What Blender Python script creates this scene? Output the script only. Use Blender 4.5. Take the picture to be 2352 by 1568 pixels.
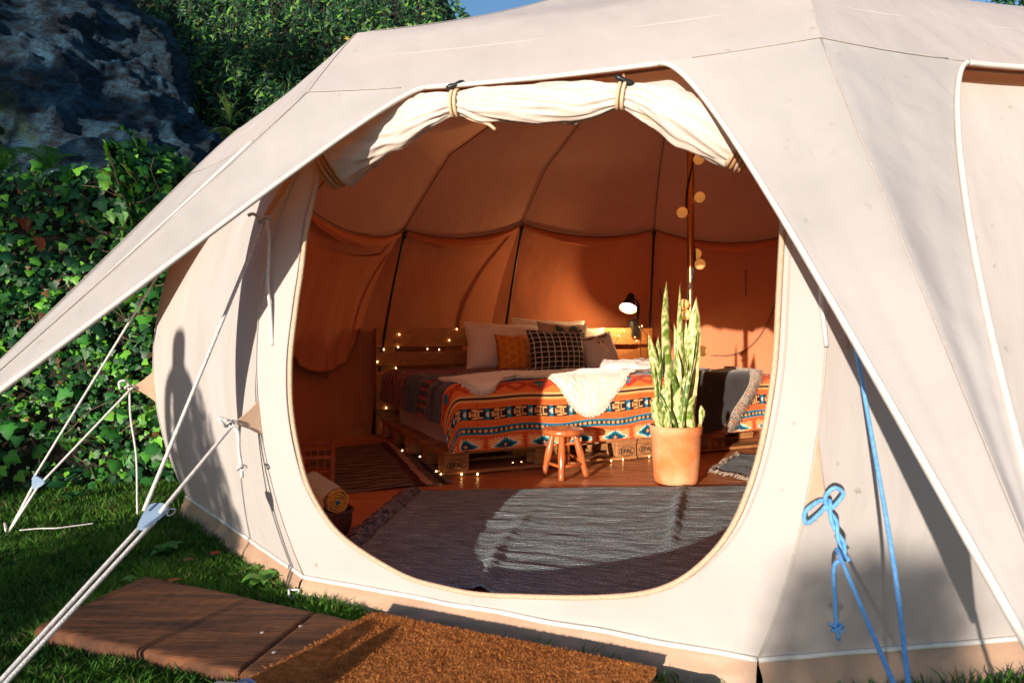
import bpy, math, random
import numpy as np
from mathutils import Vector, Matrix, noise

# ------------------------------------------------------------------ scene, camera, light
S = bpy.context.scene
for _o in list(bpy.data.objects):
    bpy.data.objects.remove(_o)
R = math.radians
FPX, CX, HZ, CAMH = 1568.0, 1176.0, 760.0, 0.9

cam_d = bpy.data.cameras.new('camera')
cam_d.lens = 24.0
cam_d.sensor_width = 36.0
cam_d.shift_y = -24.0 / 2352.0
cam_d.clip_start = 0.05
cam_d.clip_end = 500.0
cam_d.dof.use_dof = True
cam_d.dof.focus_distance = 4.2
cam_d.dof.aperture_fstop = 5.6
cam = bpy.data.objects.new('camera', cam_d)
S.collection.objects.link(cam)
cam.location = (0, 0, CAMH)
cam.rotation_euler = (R(90), 0, 0)
S.camera = cam

LIGHT = Vector((0.47, 1.0, -0.145)).normalized()      # the way the sunlight travels
SUN_EL = math.asin(-LIGHT.z)
SUN_AZ = math.atan2(-LIGHT.x, -LIGHT.y)               # clockwise from +Y to the sun

world = bpy.data.worlds.new('World')
S.world = world
world.use_nodes = True
wn = world.node_tree
wn.nodes.clear()
wo = wn.nodes.new('ShaderNodeOutputWorld')
bg = wn.nodes.new('ShaderNodeBackground')
sky = wn.nodes.new('ShaderNodeTexSky')
sky.sky_type = 'NISHITA'
sky.sun_disc = False
sky.sun_elevation = SUN_EL
sky.sun_rotation = SUN_AZ
sky.altitude = 0
sky.air_density = 1.0
sky.dust_density = 0.3
sky.ozone_density = 3.0
bg.inputs['Strength'].default_value = 0.12
wn.links.new(sky.outputs['Color'], bg.inputs['Color'])
wn.links.new(bg.outputs['Background'], wo.inputs['Surface'])

sun_d = bpy.data.lights.new('sun', 'SUN')
sun_d.energy = 4.1
sun_d.angle = R(0.55)
sun_d.color = (1.0, 0.85, 0.73)
sun = bpy.data.objects.new('sun', sun_d)
S.collection.objects.link(sun)
sun.rotation_euler = LIGHT.to_track_quat('-Z', 'Y').to_euler()

S.view_settings.view_transform = 'Standard'
S.view_settings.look = 'None'
S.view_settings.exposure = 0.88
S.view_settings.gamma = 1.0
S.view_settings.use_curve_mapping = False
S.cycles.max_bounces = 8
S.cycles.diffuse_bounces = 5
S.cycles.transmission_bounces = 4
S.cycles.sample_clamp_indirect = 4.0
S.cycles.use_denoising = True

# ------------------------------------------------------------------ helpers
rnd = random.Random(7)
nrg = np.random.default_rng(7)
COL = S.collection


def at(px, py, z=0.0):
    """point of the horizontal plane at height z that lies on this sight line"""
    d = (CAMH - z) * FPX / (py - HZ)
    return np.array([(px - CX) / FPX * d, d, z])


def atd(px, py, d):
    """point at depth d on this sight line"""
    return np.array([(px - CX) / FPX * d, d, CAMH - (py - HZ) / FPX * d])


def A_(*a):
    return np.array(a, dtype=float)


def nz(x, y, z, s=1.0):
    return noise.noise(Vector((x * s, y * s, z * s)))


def fbm(x, y, z, oct=4):
    return noise.fractal(Vector((x, y, z)), 1.0, 2.0, oct)


def tag(o, label=None, cat=None, group=None, kind=None):
    if label: o['label'] = label
    if cat: o['category'] = cat
    if group: o['group'] = group
    if kind: o['kind'] = kind
    return o


def thing(name, label, cat, loc=(0, 0, 0), rz=0.0, group=None):
    o = bpy.data.objects.new(name, None)
    o.empty_display_size = 0.1
    COL.objects.link(o)
    o.location = loc
    o.rotation_euler = (0, 0, rz)
    return tag(o, label, cat, group)


def put(name, me, parent=None, loc=None):
    """link mesh data as an object; world-space vertices are kept when parented"""
    o = bpy.data.objects.new(name, me)
    COL.objects.link(o)
    if parent is not None:
        o.parent = parent
        o.matrix_parent_inverse = WINV(parent)
    if loc is not None:
        o.location = loc
    return o


def WINV(p):
    m = Matrix.Identity(4)
    chain = []
    while p is not None:
        chain.append(p)
        p = p.parent
    for q in reversed(chain):
        m = m @ q.matrix_parent_inverse @ q.matrix_basis
    return m.inverted()


def mesh(name, verts, faces, mat, parent=None, smooth=True, cols=None):
    """one mesh object; verts Nx3, faces an MxK array or list of tuples; cols per-vertex colour"""
    me = bpy.data.meshes.new(name)
    verts = np.asarray(verts, dtype=np.float32)
    if isinstance(faces, np.ndarray) and faces.ndim == 2:
        k = faces.shape[1]
        nf = len(faces)
        me.vertices.add(len(verts))
        me.vertices.foreach_set('co', verts.ravel())
        me.loops.add(nf * k)
        me.loops.foreach_set('vertex_index', faces.astype(np.int32).ravel())
        me.polygons.add(nf)
        me.polygons.foreach_set('loop_start', np.arange(0, nf * k, k, dtype=np.int32))
        me.polygons.foreach_set('loop_total', np.full(nf, k, dtype=np.int32))
        me.update(calc_edges=True)
    else:
        me.from_pydata([tuple(map(float, v)) for v in verts], [], [tuple(map(int, f)) for f in faces])
        me.update()
    if smooth:
        me.polygons.foreach_set('use_smooth', np.ones(len(me.polygons), dtype=bool))
    if cols is not None:
        ca = me.color_attributes.new('Col', 'FLOAT_COLOR', 'POINT')
        c4 = np.ones((len(verts), 4), dtype=np.float32)
        c4[:, :3] = cols
        ca.data.foreach_set('color', c4.ravel())
    if mat is not None:
        me.materials.append(mat)
    return put(name, me, parent)


def grid_faces(nu, nv, wrap=False):
    i = np.arange(nu if wrap else nu - 1)
    j = np.arange(nv - 1)
    I, J = np.meshgrid(i, j, indexing='ij')
    I2 = (I + 1) % nu
    return np.stack([I * nv + J, I2 * nv + J, I2 * nv + J + 1, I * nv + J + 1], -1).reshape(-1, 4)


def spline(pts, n, closed=False):
    """Catmull-Rom through pts, n samples"""
    P = np.asarray(pts, dtype=float)
    m = len(P)
    out = []
    segs = m if closed else m - 1
    for k in range(n):
        t = k / (n if closed else n - 1) * segs
        i = min(int(t), segs - 1)
        f = t - i
        if closed:
            p0, p1, p2, p3 = P[(i - 1) % m], P[i % m], P[(i + 1) % m], P[(i + 2) % m]
        else:
            p1, p2 = P[i], P[i + 1]
            p0 = P[i - 1] if i > 0 else 2 * p1 - p2
            p3 = P[i + 2] if i + 2 < m else 2 * p2 - p1
        out.append(0.5 * ((2 * p1) + (-p0 + p2) * f + (2 * p0 - 5 * p1 + 4 * p2 - p3) * f * f + (-p0 + 3 * p1 - 3 * p2 + p3) * f ** 3))
    return np.array(out)


def tube_geo(path, rad, sides=8, caps=True, closed=False):
    P = np.asarray(path, dtype=float)
    n = len(P)
    rad = np.broadcast_to(np.asarray(rad, dtype=float), (n,))
    T = np.roll(P, -1, 0) - np.roll(P, 1, 0) if closed else np.gradient(P, axis=0)
    T /= np.linalg.norm(T, axis=1, keepdims=True) + 1e-12
    up = A_(0, 0, 1) if abs(T[0][2]) < 0.9 else A_(1, 0, 0)
    V = []
    u = np.cross(T[0], up); u /= np.linalg.norm(u)
    for k in range(n):
        u = u - T[k] * np.dot(u, T[k]); u /= np.linalg.norm(u) + 1e-12
        w = np.cross(T[k], u)
        a = np.arange(sides) * 2 * math.pi / sides
        V.append(P[k] + rad[k] * (np.cos(a)[:, None] * u + np.sin(a)[:, None] * w))
    V = np.concatenate(V)
    F = []
    for k in range(n if closed else n - 1):
        k2 = (k + 1) % n
        for s in range(sides):
            s2 = (s + 1) % sides
            F.append((k * sides + s, k * sides + s2, k2 * sides + s2, k2 * sides + s))
    if caps and not closed:
        F.append(tuple(range(sides - 1, -1, -1)))
        F.append(tuple((n - 1) * sides + s for s in range(sides)))
    return V, F


def tube(name, path, rad, mat, parent=None, sides=8, closed=False):
    V, F = tube_geo(path, rad, sides, True, closed)
    return mesh(name, V, F, mat, parent)


def join(geos):
    V, F, o = [], [], 0
    for v, f in geos:
        v = np.asarray(v)
        V.append(v)
        F += [tuple(int(i) + o for i in q) for q in f]
        o += len(v)
    return np.concatenate(V), F


def box_geo(c, ax, ay, az, hx, hy, hz, bev=0.0):
    """box about c with half sizes along the axes, edges chamfered"""
    c, ax, ay, az = map(np.asarray, (c, ax, ay, az))
    b = min(bev, hx * 0.45, hy * 0.45, hz * 0.45)
    if b <= 0:
        V = [c + sx * hx * ax + sy * hy * ay + sz * hz * az for sx in (-1, 1) for sy in (-1, 1) for sz in (-1, 1)]
        F = [(0, 1, 3, 2), (4, 6, 7, 5), (0, 4, 5, 1), (2, 3, 7, 6), (0, 2, 6, 4), (1, 5, 7, 3)]
        return np.array(V), F
    V, idx = [], {}
    for sx in (-1, 1):
        for sy in (-1, 1):
            for sz in (-1, 1):
                for k in range(3):
                    h = [hx - b, hy - b, hz - b]
                    h[k] += b
                    idx[(sx, sy, sz, k)] = len(V)
                    V.append(c + sx * h[0] * ax + sy * h[1] * ay + sz * h[2] * az)
    F = []
    for s in (-1, 1):
        q = [idx[(s, a, d, 0)] for a, d in ((-1, -1), (1, -1), (1, 1), (-1, 1))]; F.append(tuple(q if s > 0 else q[::-1]))
        q = [idx[(a, s, d, 1)] for a, d in ((-1, -1), (1, -1), (1, 1), (-1, 1))]; F.append(tuple(q[::-1] if s > 0 else q))
        q = [idx[(a, d, s, 2)] for a, d in ((-1, -1), (1, -1), (1, 1), (-1, 1))]; F.append(tuple(q if s > 0 else q[::-1]))
    for a in (-1, 1):
        for d in (-1, 1):
            q = [idx[(-1, a, d, 1)], idx[(1, a, d, 1)], idx[(1, a, d, 2)], idx[(-1, a, d, 2)]]; F.append(tuple(q if a * d < 0 else q[::-1]))
            q = [idx[(a, -1, d, 0)], idx[(a, 1, d, 0)], idx[(a, 1, d, 2)], idx[(a, -1, d, 2)]]; F.append(tuple(q if a * d > 0 else q[::-1]))
            q = [idx[(a, d, -1, 0)], idx[(a, d, 1, 0)], idx[(a, d, 1, 1)], idx[(a, d, -1, 1)]]; F.append(tuple(q if a * d < 0 else q[::-1]))
            for e in (-1, 1):
                q = (idx[(a, d, e, 0)], idx[(a, d, e, 1)], idx[(a, d, e, 2)]); F.append(q if a * d * e > 0 else q[::-1])
    return np.array(V), F


def lathe_geo(prof, c, n=32, axis=None):
    """revolve (r, z) pairs about a vertical (or given) axis through c"""
    c = np.asarray(c, dtype=float)
    if axis is None:
        X, Y, Z = A_(1, 0, 0), A_(0, 1, 0), A_(0, 0, 1)
    else:
        Z = np.asarray(axis, dtype=float); Z /= np.linalg.norm(Z)
        X = np.cross(Z, A_(0, 1, 0.3)); X /= np.linalg.norm(X); Y = np.cross(Z, X)
    V = []
    for k in range(n):
        a = 2 * math.pi * k / n
        for r, z in prof:
            V.append(c + X * math.cos(a) * r + Y * math.sin(a) * r + Z * z)
    return np.array(V), [tuple(f) for f in grid_faces(n, len(prof), True)]


def sphere_geo(c, r, n=12, m=8):
    prof = [(max(1e-4, r * math.sin(math.pi * k / m)), -r * math.cos(math.pi * k / m)) for k in range(m + 1)]
    return lathe_geo(prof, c, n)


# ------------------------------------------------------------------ materials
def new_mat(name):
    m = bpy.data.materials.new(name)
    m.use_nodes = True
    nt = m.node_tree
    nt.nodes.clear()
    out = nt.nodes.new('ShaderNodeOutputMaterial')
    return m, nt, out


def N(nt, t, **kw):
    n = nt.nodes.new('ShaderNode' + t)
    for k, v in kw.items():
        if k.startswith('i_'):
            key = k[2:].replace('_', ' ')
            n.inputs[int(key) if key.isdigit() else key].default_value = v
        else:
            setattr(n, k, v)
    return n


def rgba(c):
    return (c[0], c[1], c[2], 1.0)


def noise_mix(nt, c1, c2, scale, detail=6.0, lo=0.35, hi=0.65, coord='Object', stretch=None, rough=0.6, rotz=0.0):
    tc = N(nt, 'TexCoord')
    vec = tc.outputs[coord]
    if stretch is not None:
        mp = N(nt, 'Mapping')
        mp.inputs['Scale'].default_value = stretch
        mp.inputs['Rotation'].default_value = (0, 0, rotz)
        nt.links.new(vec, mp.inputs['Vector'])
        vec = mp.outputs['Vector']
    t = N(nt, 'TexNoise', i_Scale=scale, i_Detail=detail, i_Roughness=rough)
    nt.links.new(vec, t.inputs['Vector'])
    mr = N(nt, 'MapRange', i_1=lo, i_2=hi)
    nt.links.new(t.outputs['Fac'], mr.inputs[0])
    mx = N(nt, 'Mix', data_type='RGBA')
    nt.links.new(mr.outputs[0], mx.inputs[0])
    mx.inputs[6].default_value = rgba(c1)
    mx.inputs[7].default_value = rgba(c2)
    return mx.outputs[2], t.outputs['Fac'], vec


def bump(nt, height, strength, dist=0.01, prev=None):
    b = N(nt, 'Bump', i_Strength=strength, i_Distance=dist)
    nt.links.new(height, b.inputs['Height'])
    if prev is not None:
        nt.links.new(prev, b.inputs['Normal'])
    return b.outputs['Normal']


def pmat(name, c1, c2=None, scale=8.0, rough=0.7, bmp=0.3, bscale=40.0, bdist=0.01, stretch=None, spec=0.4,
         metal=0.0, lo=0.35, hi=0.65, attr=False, coat=0.0, sheen=0.0, transl=0.0, tcol=None, detail=6.0, rotz=0.0):
    """principled surface whose colour and relief wander with noise; attr=True takes the print from the mesh"""
    m, nt, out = new_mat(name)
    b = N(nt, 'BsdfPrincipled', i_Roughness=rough, i_Metallic=metal)
    b.inputs['Specular IOR Level'].default_value = spec
    if coat:
        b.inputs['Coat Weight'].default_value = coat
        b.inputs['Coat Roughness'].default_value = 0.25
    if sheen:
        b.inputs['Sheen Weight'].default_value = sheen
    c2 = c2 or c1
    if attr:
        at_ = N(nt, 'VertexColor', layer_name='Col')
        f, fac, vec = noise_mix(nt, (0.86, 0.86, 0.86), (1.0, 1.0, 1.0), scale, detail, lo, hi, stretch=stretch)
        mm = N(nt, 'Mix', data_type='RGBA', blend_type='MULTIPLY')
        mm.inputs[0].default_value = 1.0
        nt.links.new(at_.outputs['Color'], mm.inputs[6])
        nt.links.new(f, mm.inputs[7])
        col = mm.outputs[2]
    else:
        col, fac, vec = noise_mix(nt, c1, c2, scale, detail, lo, hi, stretch=stretch, rotz=rotz)
    nt.links.new(col, b.inputs['Base Color'])
    if bmp:
        t2 = N(nt, 'TexNoise', i_Scale=bscale, i_Detail=5.0)
        nt.links.new(vec, t2.inputs['Vector'])
        nt.links.new(bump(nt, t2.outputs['Fac'], bmp, bdist), b.inputs['Normal'])
    sh = b.outputs[0]
    if transl:
        tr = N(nt, 'BsdfTranslucent')
        if tcol:
            tr.inputs['Color'].default_value = rgba(tcol)
        else:
            nt.links.new(col, tr.inputs['Color'])
        ms = N(nt, 'MixShader')
        ms.inputs[0].default_value = transl
        nt.links.new(sh, ms.inputs[1])
        nt.links.new(tr.outputs[0], ms.inputs[2])
        sh = ms.outputs[0]
    nt.links.new(sh, out.inputs['Surface'])
    return m


def canvas_mat(name, outer, inner, transl=0.2, tcol=(0.85, 0.33, 0.08), soil=0.0):
    """woven tent canvas: pale weather side, dim warm indoor light put into the inner colour, lets warm light through"""
    m, nt, out = new_mat(name)
    geo = N(nt, 'NewGeometry')
    co, fac, vec = noise_mix(nt, tuple(c * 0.86 for c in outer), outer, 1.1, 9.0, 0.32, 0.56)
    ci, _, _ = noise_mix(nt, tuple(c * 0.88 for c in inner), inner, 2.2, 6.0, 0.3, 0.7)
    # specks of dirt
    sp = N(nt, 'TexNoise', i_Scale=26.0, i_Detail=2.0)
    nt.links.new(vec, sp.inputs['Vector'])
    mr = N(nt, 'MapRange', i_1=0.70, i_2=0.78)
    nt.links.new(sp.outputs['Fac'], mr.inputs[0])
    dirt = N(nt, 'Mix', data_type='RGBA')
    mu = N(nt, 'Math', operation='MULTIPLY', i_1=0.28 + soil)
    nt.links.new(mr.outputs[0], mu.inputs[0])
    nt.links.new(mu.outputs[0], dirt.inputs[0])
    nt.links.new(co, dirt.inputs[6])
    dirt.inputs[7].default_value = (0.22, 0.19, 0.15, 1)
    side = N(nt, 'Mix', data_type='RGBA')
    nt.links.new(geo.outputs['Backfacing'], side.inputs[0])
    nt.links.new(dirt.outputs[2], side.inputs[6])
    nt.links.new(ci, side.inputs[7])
    d = N(nt, 'BsdfPrincipled', i_Roughness=0.85)
    d.inputs['Specular IOR Level'].default_value = 0.15
    nt.links.new(side.outputs[2], d.inputs['Base Color'])
    # broad slack folds and the weave
    f1 = N(nt, 'TexNoise', i_Scale=2.4, i_Detail=2.0)
    mp = N(nt, 'Mapping')
    mp.inputs['Scale'].default_value = (1.6, 1.6, 0.45)
    nt.links.new(vec, mp.inputs['Vector'])
    nt.links.new(mp.outputs['Vector'], f1.inputs['Vector'])
    n0 = bump(nt, f1.outputs['Fac'], 0.45, 0.05)
    f3 = N(nt, 'TexNoise', i_Scale=7.0, i_Detail=3.0, i_Distortion=0.4)
    nt.links.new(mp.outputs['Vector'], f3.inputs['Vector'])
    n1 = bump(nt, f3.outputs['Fac'], 0.22, 0.02, n0)
    f2 = N(nt, 'TexNoise', i_Scale=420.0, i_Detail=1.0)
    nt.links.new(vec, f2.inputs['Vector'])
    n2 = bump(nt, f2.outputs['Fac'], 0.25, 0.002, n1)
    nt.links.new(n2, d.inputs['Normal'])
    tr = N(nt, 'BsdfTranslucent', i_Color=rgba(tcol))
    ms = N(nt, 'MixShader')
    ms.inputs[0].default_value = transl
    nt.links.new(d.outputs[0], ms.inputs[1])
    nt.links.new(tr.outputs[0], ms.inputs[2])
    nt.links.new(ms.outputs[0], out.inputs['Surface'])
    return m


def emit_mat(name, col, strength):
    m, nt, out = new_mat(name)
    e = N(nt, 'Emission', i_Color=rgba(col), i_Strength=strength)
    nt.links.new(e.outputs[0], out.inputs['Surface'])
    return m


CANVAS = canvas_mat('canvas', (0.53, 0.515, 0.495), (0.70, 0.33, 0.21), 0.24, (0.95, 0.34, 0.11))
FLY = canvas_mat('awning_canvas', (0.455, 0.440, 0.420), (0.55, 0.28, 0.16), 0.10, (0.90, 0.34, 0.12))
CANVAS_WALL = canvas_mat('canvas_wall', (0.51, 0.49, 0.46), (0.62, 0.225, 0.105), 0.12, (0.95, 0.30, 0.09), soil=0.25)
STITCH = pmat('canvas_stitching', (0.48, 0.44, 0.40), (0.42, 0.38, 0.34), 60, 0.85, 0.2, 200, 0.002)
HEM = pmat('hem_tape', (0.66, 0.63, 0.58), (0.58, 0.55, 0.50), 20, 0.7, 0.2, 200, 0.002)
SKIRT = pmat('mud_skirt_pvc', (0.46, 0.30, 0.19), (0.38, 0.25, 0.17), 5, 0.55, 0.4, 9, 0.02)
ZIP = pmat('zip_tape', (0.50, 0.33, 0.21), (0.62, 0.46, 0.32), 160, 0.6, 0.6, 300, 0.003)
BLACK = pmat('black_plastic', (0.012, 0.012, 0.012), (0.02, 0.02, 0.02), 10, 0.35, 0.05)
ROPE_W = pmat('white_rope', (0.72, 0.70, 0.66), (0.55, 0.54, 0.52), 90, 0.75, 0.8, 260, 0.004)
ROPE_SHADE = pmat('shaded_white_rope', (0.10, 0.36, 0.80), (0.20, 0.48, 0.88), 90, 0.7, 0.8, 260, 0.004)  # white rope too; the blue of its shade is put into the colour
TABM = pmat('tab_canvas', (0.62, 0.44, 0.30), (0.56, 0.38, 0.26), 20, 0.85, 0.3, 120, 0.003)
STRAP = pmat('webbing_strap', (0.46, 0.24, 0.10), (0.52, 0.30, 0.14), 120, 0.8, 0.5, 240, 0.003)
RIBSEAM = pmat('rib_seam', (0.30, 0.13, 0.075), (0.36, 0.16, 0.09), 30, 0.8, 0.2)
SEAM = pmat('inner_seam', (0.20, 0.09, 0.05), (0.26, 0.12, 0.06), 30, 0.8, 0.2)
# ------------------------------------------------------------------ the tent: its frame lines
CEN = A_(1.10, 4.30)
BOT = np.array([(-1.767, 3.714), (-.758, 2.498), (.672, 1.869), (2.23, 2.12), (3.05, 2.85), (3.5, 3.85),
                (3.45, 5.2), (2.75, 6.75), (1.45, 7.35), (-.19, 6.9), (-1.25, 5.95), (-1.80, 4.95)])
NV = len(BOT)
MID = np.array([list(CEN + (b - CEN) * 1.045) + [.55] for b in BOT])
MID[0] = (-1.91, 3.66, .55); MID[1] = (-.90, 2.44, .58); MID[2] = (.78, 1.79, .50)
EAVE = np.array([list(CEN + (b - CEN) * 0.94) + [1.82] for b in BOT])
EAVE[0] = (-1.72, 3.65, 1.74); EAVE[1] = (-.75, 2.50, 1.77); EAVE[2] = (.927, 2.05, 1.776)
EAVE[3] = (2.20, 2.25, 1.77); EAVE[8] = (1.41, 6.78, 1.91); EAVE[9] = (.085, 6.35, 1.90)
EAVE[10] = (-.93, 5.80, 1.76); EAVE[11] = (-1.52, 4.9, 1.80)
SHO = np.array([list(CEN + (e[:2] - CEN) * 0.89) + [2.12] for e in EAVE])
for i in range(4, 12):
    SHO[i] = list(CEN + (EAVE[i][:2] - CEN) * 0.79) + [2.33]
SHO[0] = (-1.527, 3.85, 2.05); SHO[1] = (-.624, 2.75, 2.10); SHO[2] = (.99, 2.32, 2.12); SHO[3] = (2.05, 2.55, 2.1)
APEX_Z = 3.35
WTOP = EAVE.copy()
for i in range(NV):
    WTOP[i, :2] = CEN + (EAVE[i, :2] - CEN) * (0.955 if i in (0, 1, 2, 3) else 0.998)
    WTOP[i, 2] -= 0.015 if i in (0, 1, 2, 3) else 0.0
SAG = [.05, .03, .04, .05, .08, .08, .08, .10, .10, .10, .12, .10]     # slack of the eave seam, side i to i+1


def corner(i, t):
    """vertical edge of the wall at corner i, t from ground to eave"""
    b = np.append(BOT[i], 0.0); m = MID[i]; w = WTOP[i]
    tm = .32
    l0 = (t - tm) * (t - 1) / tm
    l1 = t * (t - 1) / (tm * (tm - 1))
    l2 = t * (t - tm) / (1 - tm)
    return b * l0 + m * l1 + w * l2


def wall_pt(i, s, t):
    j = (i + 1) % NV
    p = corner(i, t) * (1 - s) + corner(j, t) * s
    q = 4 * s * (1 - s)
    mid = (np.append(BOT[i], 0) + np.append(BOT[j], 0)) / 2
    inw = np.append(CEN, 0) - mid; inw[2] = 0; inw /= np.linalg.norm(inw)
    p = p + inw * (0.035 * q * math.sin(math.pi * min(1, max(0, t))))
    p[2] -= SAG[i] * q * t * t
    return p


def eave_pt(i, s):
    j = (i + 1) % NV
    p = EAVE[i] * (1 - s) + EAVE[j] * s
    p[2] -= SAG[i] * 4 * s * (1 - s)
    return p


def ridge(i, q):
    """roof rib i: q 0 at the crown, 1 at the eave"""
    ap = np.append(CEN, APEX_Z)
    d = SHO[i] - ap
    a0 = ap + A_(d[0] * .03, d[1] * .03, 0)
    if q < .72:
        f = q / .72
        c = A_(ap[0] + d[0] * .42, ap[1] + d[1] * .42, SHO[i][2] + (APEX_Z - SHO[i][2]) * .40)
        return a0 * (1 - f) ** 2 + 2 * c * f * (1 - f) + SHO[i] * f * f
    f = (q - .72) / .28
    c = SHO[i] * .5 + EAVE[i] * .5 + A_(0, 0, .015)
    return SHO[i] * (1 - f) ** 2 + 2 * c * f * (1 - f) + EAVE[i] * f * f


def roof_pt(i, s, q):
    j = (i + 1) % NV
    p = ridge(i, q) * (1 - s) + ridge(j, q) * s
    w = 4 * s * (1 - s)
    p[2] -= w * (SAG[i] * max(0, (q - .72) / .28) + 0.05 * math.sin(math.pi * min(1, q / .8)))
    return p
# ------------------------------------------------------------------ the ground
GZ = -0.075
GROUND = pmat('soil_and_moss', (0.022, 0.065, 0.010), (0.050, 0.075, 0.020), 3.0, 0.95, 0.8, 30, 0.03)


def ground_h(x, y):
    return GZ + 0.012 * nz(x, y, 0.0, 2.1) - 0.012


def build_ground():
    xs = np.concatenate([[-300, -60, -20, -10], np.linspace(-6, 6, 61), [10, 20, 60, 300]])
    ys = np.concatenate([[-300, -60, -20, -10], np.linspace(-6, 9, 76), [14, 20, 60, 300]])
    V = [(x, y, ground_h(x, y)) for x in xs for y in ys]
    o = mesh('ground', V, grid_faces(len(xs), len(ys)), GROUND)
    tag(o, kind='structure')


build_ground()
# ------------------------------------------------------------------ the tent: its cloth
TENT = thing('bell_tent', 'large cream canvas glamping tent with wide rounded door opening and swept awning legs', 'tent',
             (CEN[0], CEN[1], 0))
HOLE = [(0.052, 0.836), (0.071, 0.722), (0.08, 0.631), (0.081, 0.524), (0.078, 0.436), (0.076, 0.367), (0.079, 0.306),
        (0.086, 0.255), (0.096, 0.204), (0.114, 0.155), (0.14, 0.117), (0.19, 0.082), (0.247, 0.056), (0.318, 0.04),
        (0.409, 0.034), (0.507, 0.039), (0.626, 0.054), (0.725, 0.074), (0.793, 0.097), (0.843, 0.13), (0.88, 0.179),
        (0.904, 0.233), (0.918, 0.294), (0.926, 0.359), (0.931, 0.435), (0.933, 0.503), (0.933, 0.59), (0.934, 0.659),
        (0.936, 0.728), (0.933, 0.8), (0.901, 0.871), (0.835, 0.927), (0.713, 0.966), (0.537, 0.98), (0.352, 0.975),
        (0.216, 0.947), (0.113, 0.91), (0.064, 0.875)]


def outward(i):
    v = BOT[i] - CEN
    return np.append(v / np.linalg.norm(v), 0)


def build_walls():
    for i in range(NV):
        if i == 1:
            continue
        ns, ntt = 25, 33
        ss, tt = np.linspace(0, 1, ns), np.linspace(0, 1, ntt)
        V = []
        j = (i + 1) % NV
        n = (outward(i) + outward(j)) / 2
        for s in ss:
            for t in tt:
                p = wall_pt(i, s, t)
                w = 4 * s * (1 - s) * math.sin(math.pi * t)
                p = p + n * ((0.030 if i >= 6 else 0.016) * w * nz(p[0] * 2.2, p[1] * 2.2, p[2] * 0.9 + i, 1.6))
                if i >= 6:                                     # slack cloth indoors: creases pulled from the pole heads
                    p = p + n * (0.016 * w * math.sin(9 * (s * 1.3 + t * 1.1) + i) + .009 * w * math.sin(21 * (s - t * .8) + 2 * i) * max(0, t - .3))
                V.append(p)
        mesh('wall_panel', V, grid_faces(ns, ntt), CANVAS_WALL, TENT)
    # door panel with its opening
    H = spline(HOLE, 240, True)
    c = A_(.5, .5)
    ang = np.arctan2(H[:, 1] - c[1], H[:, 0] - c[0])
    rr = np.hypot(H[:, 0] - c[0], H[:, 1] - c[1])
    o = np.argsort(ang)
    ang, rr = ang[o], rr[o]
    th = np.sort(np.concatenate([np.linspace(-math.pi, math.pi, 220, endpoint=False), [math.pi / 4, 3 * math.pi / 4, -math.pi / 4, -3 * math.pi / 4]]))
    V, edge = [], []
    rows = 9
    for a in th:
        r0 = np.interp(a, np.concatenate([ang - 2 * math.pi, ang, ang + 2 * math.pi]), np.tile(rr, 3))
        h = c + r0 * A_(math.cos(a), math.sin(a))
        m = max(abs(math.cos(a)), abs(math.sin(a)))
        q = c + .5 / m * A_(math.cos(a), math.sin(a))
        for k in range(rows):
            f = k / (rows - 1)
            st = q * (1 - f) + h * f
            p = wall_pt(1, st[0], st[1])
            n = outward(1) * .55 + outward(2) * .45
            ww = f * (1 - f) * 4
            p = p + n * (0.010 * ww * nz(p[0], p[1], p[2], 3.2) - 0.012 * f ** 3 * nz(st[0] * 9, st[1] * 9, 0.3))
            V.append(p)
        edge.append(V[-1])
    d = mesh('door_panel', V, grid_faces(len(th), rows, True), CANVAS_WALL, TENT)
    edge = np.array(edge)
    tube('zip', edge + A_(-.004, -.008, 0), 0.0085, ZIP, d, 6, True)
    inner = np.array([p + (np.append(wall_pt(1, .5, .5)[:2], p[2]) - p) * -0.028 for p in edge])
    tube('stitched_hem', inner + A_(-.002, -.006, 0), 0.0025, STITCH, d, 5, True)
    # bottom piping and mud skirt
    for i in range(NV):
        j = (i + 1) % NV
        ss = np.linspace(0, 1, 65)
        top, low = [], []
        n = (outward(i) + outward(j)) / 2
        V = []
        for s in ss:
            p = wall_pt(i, s, 0.0)
            wob = 0.012 * nz(s * 7, i * 3.1, 0.0) + 0.002 * math.sin(s * 23 + i)
            for k in range(7, -1, -1):
                f = k / 7
                cr = .010 * math.sin(math.pi * min(1, f * 1.1)) * nz(s * 16 + f * 3, i * 3.1, f * 2.5) + .006 * nz(s * 30 - f * 4, i, f * 5)
                V.append(p + n * (0.004 + .048 * f ** .8 + wob * f + cr) + A_(0, 0, (GZ - .02) * f))
            top.append(p + n * 0.008 + A_(0, 0, 0.004 + 0.004 * nz(s * 9, i, 2.0)))
        mesh('mud_skirt', V, grid_faces(len(ss), 8), SKIRT, TENT)
        tube('piping', top, 0.008, HEM, TENT, 6)
    # the head of the outer walls, up under the roof
    for i in (11, 0, 1, 2, 3):
        V = []
        for s in np.linspace(0, 1, 25):
            a = wall_pt(i, s, 1.0)
            b = roof_pt(i, s, .86)
            V += [a, a * .5 + b * .5, b]
        mesh('wall_head', V, grid_faces(25, 3), CANVAS_WALL, TENT)
    # corner seams of the outer walls
    for i in (0, 1, 2, 3):
        tube('corner_seam', [corner(i, t) + outward(i) * 0.003 for t in np.linspace(0, 1, 20)], 0.003, STITCH, TENT, 5)


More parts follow.
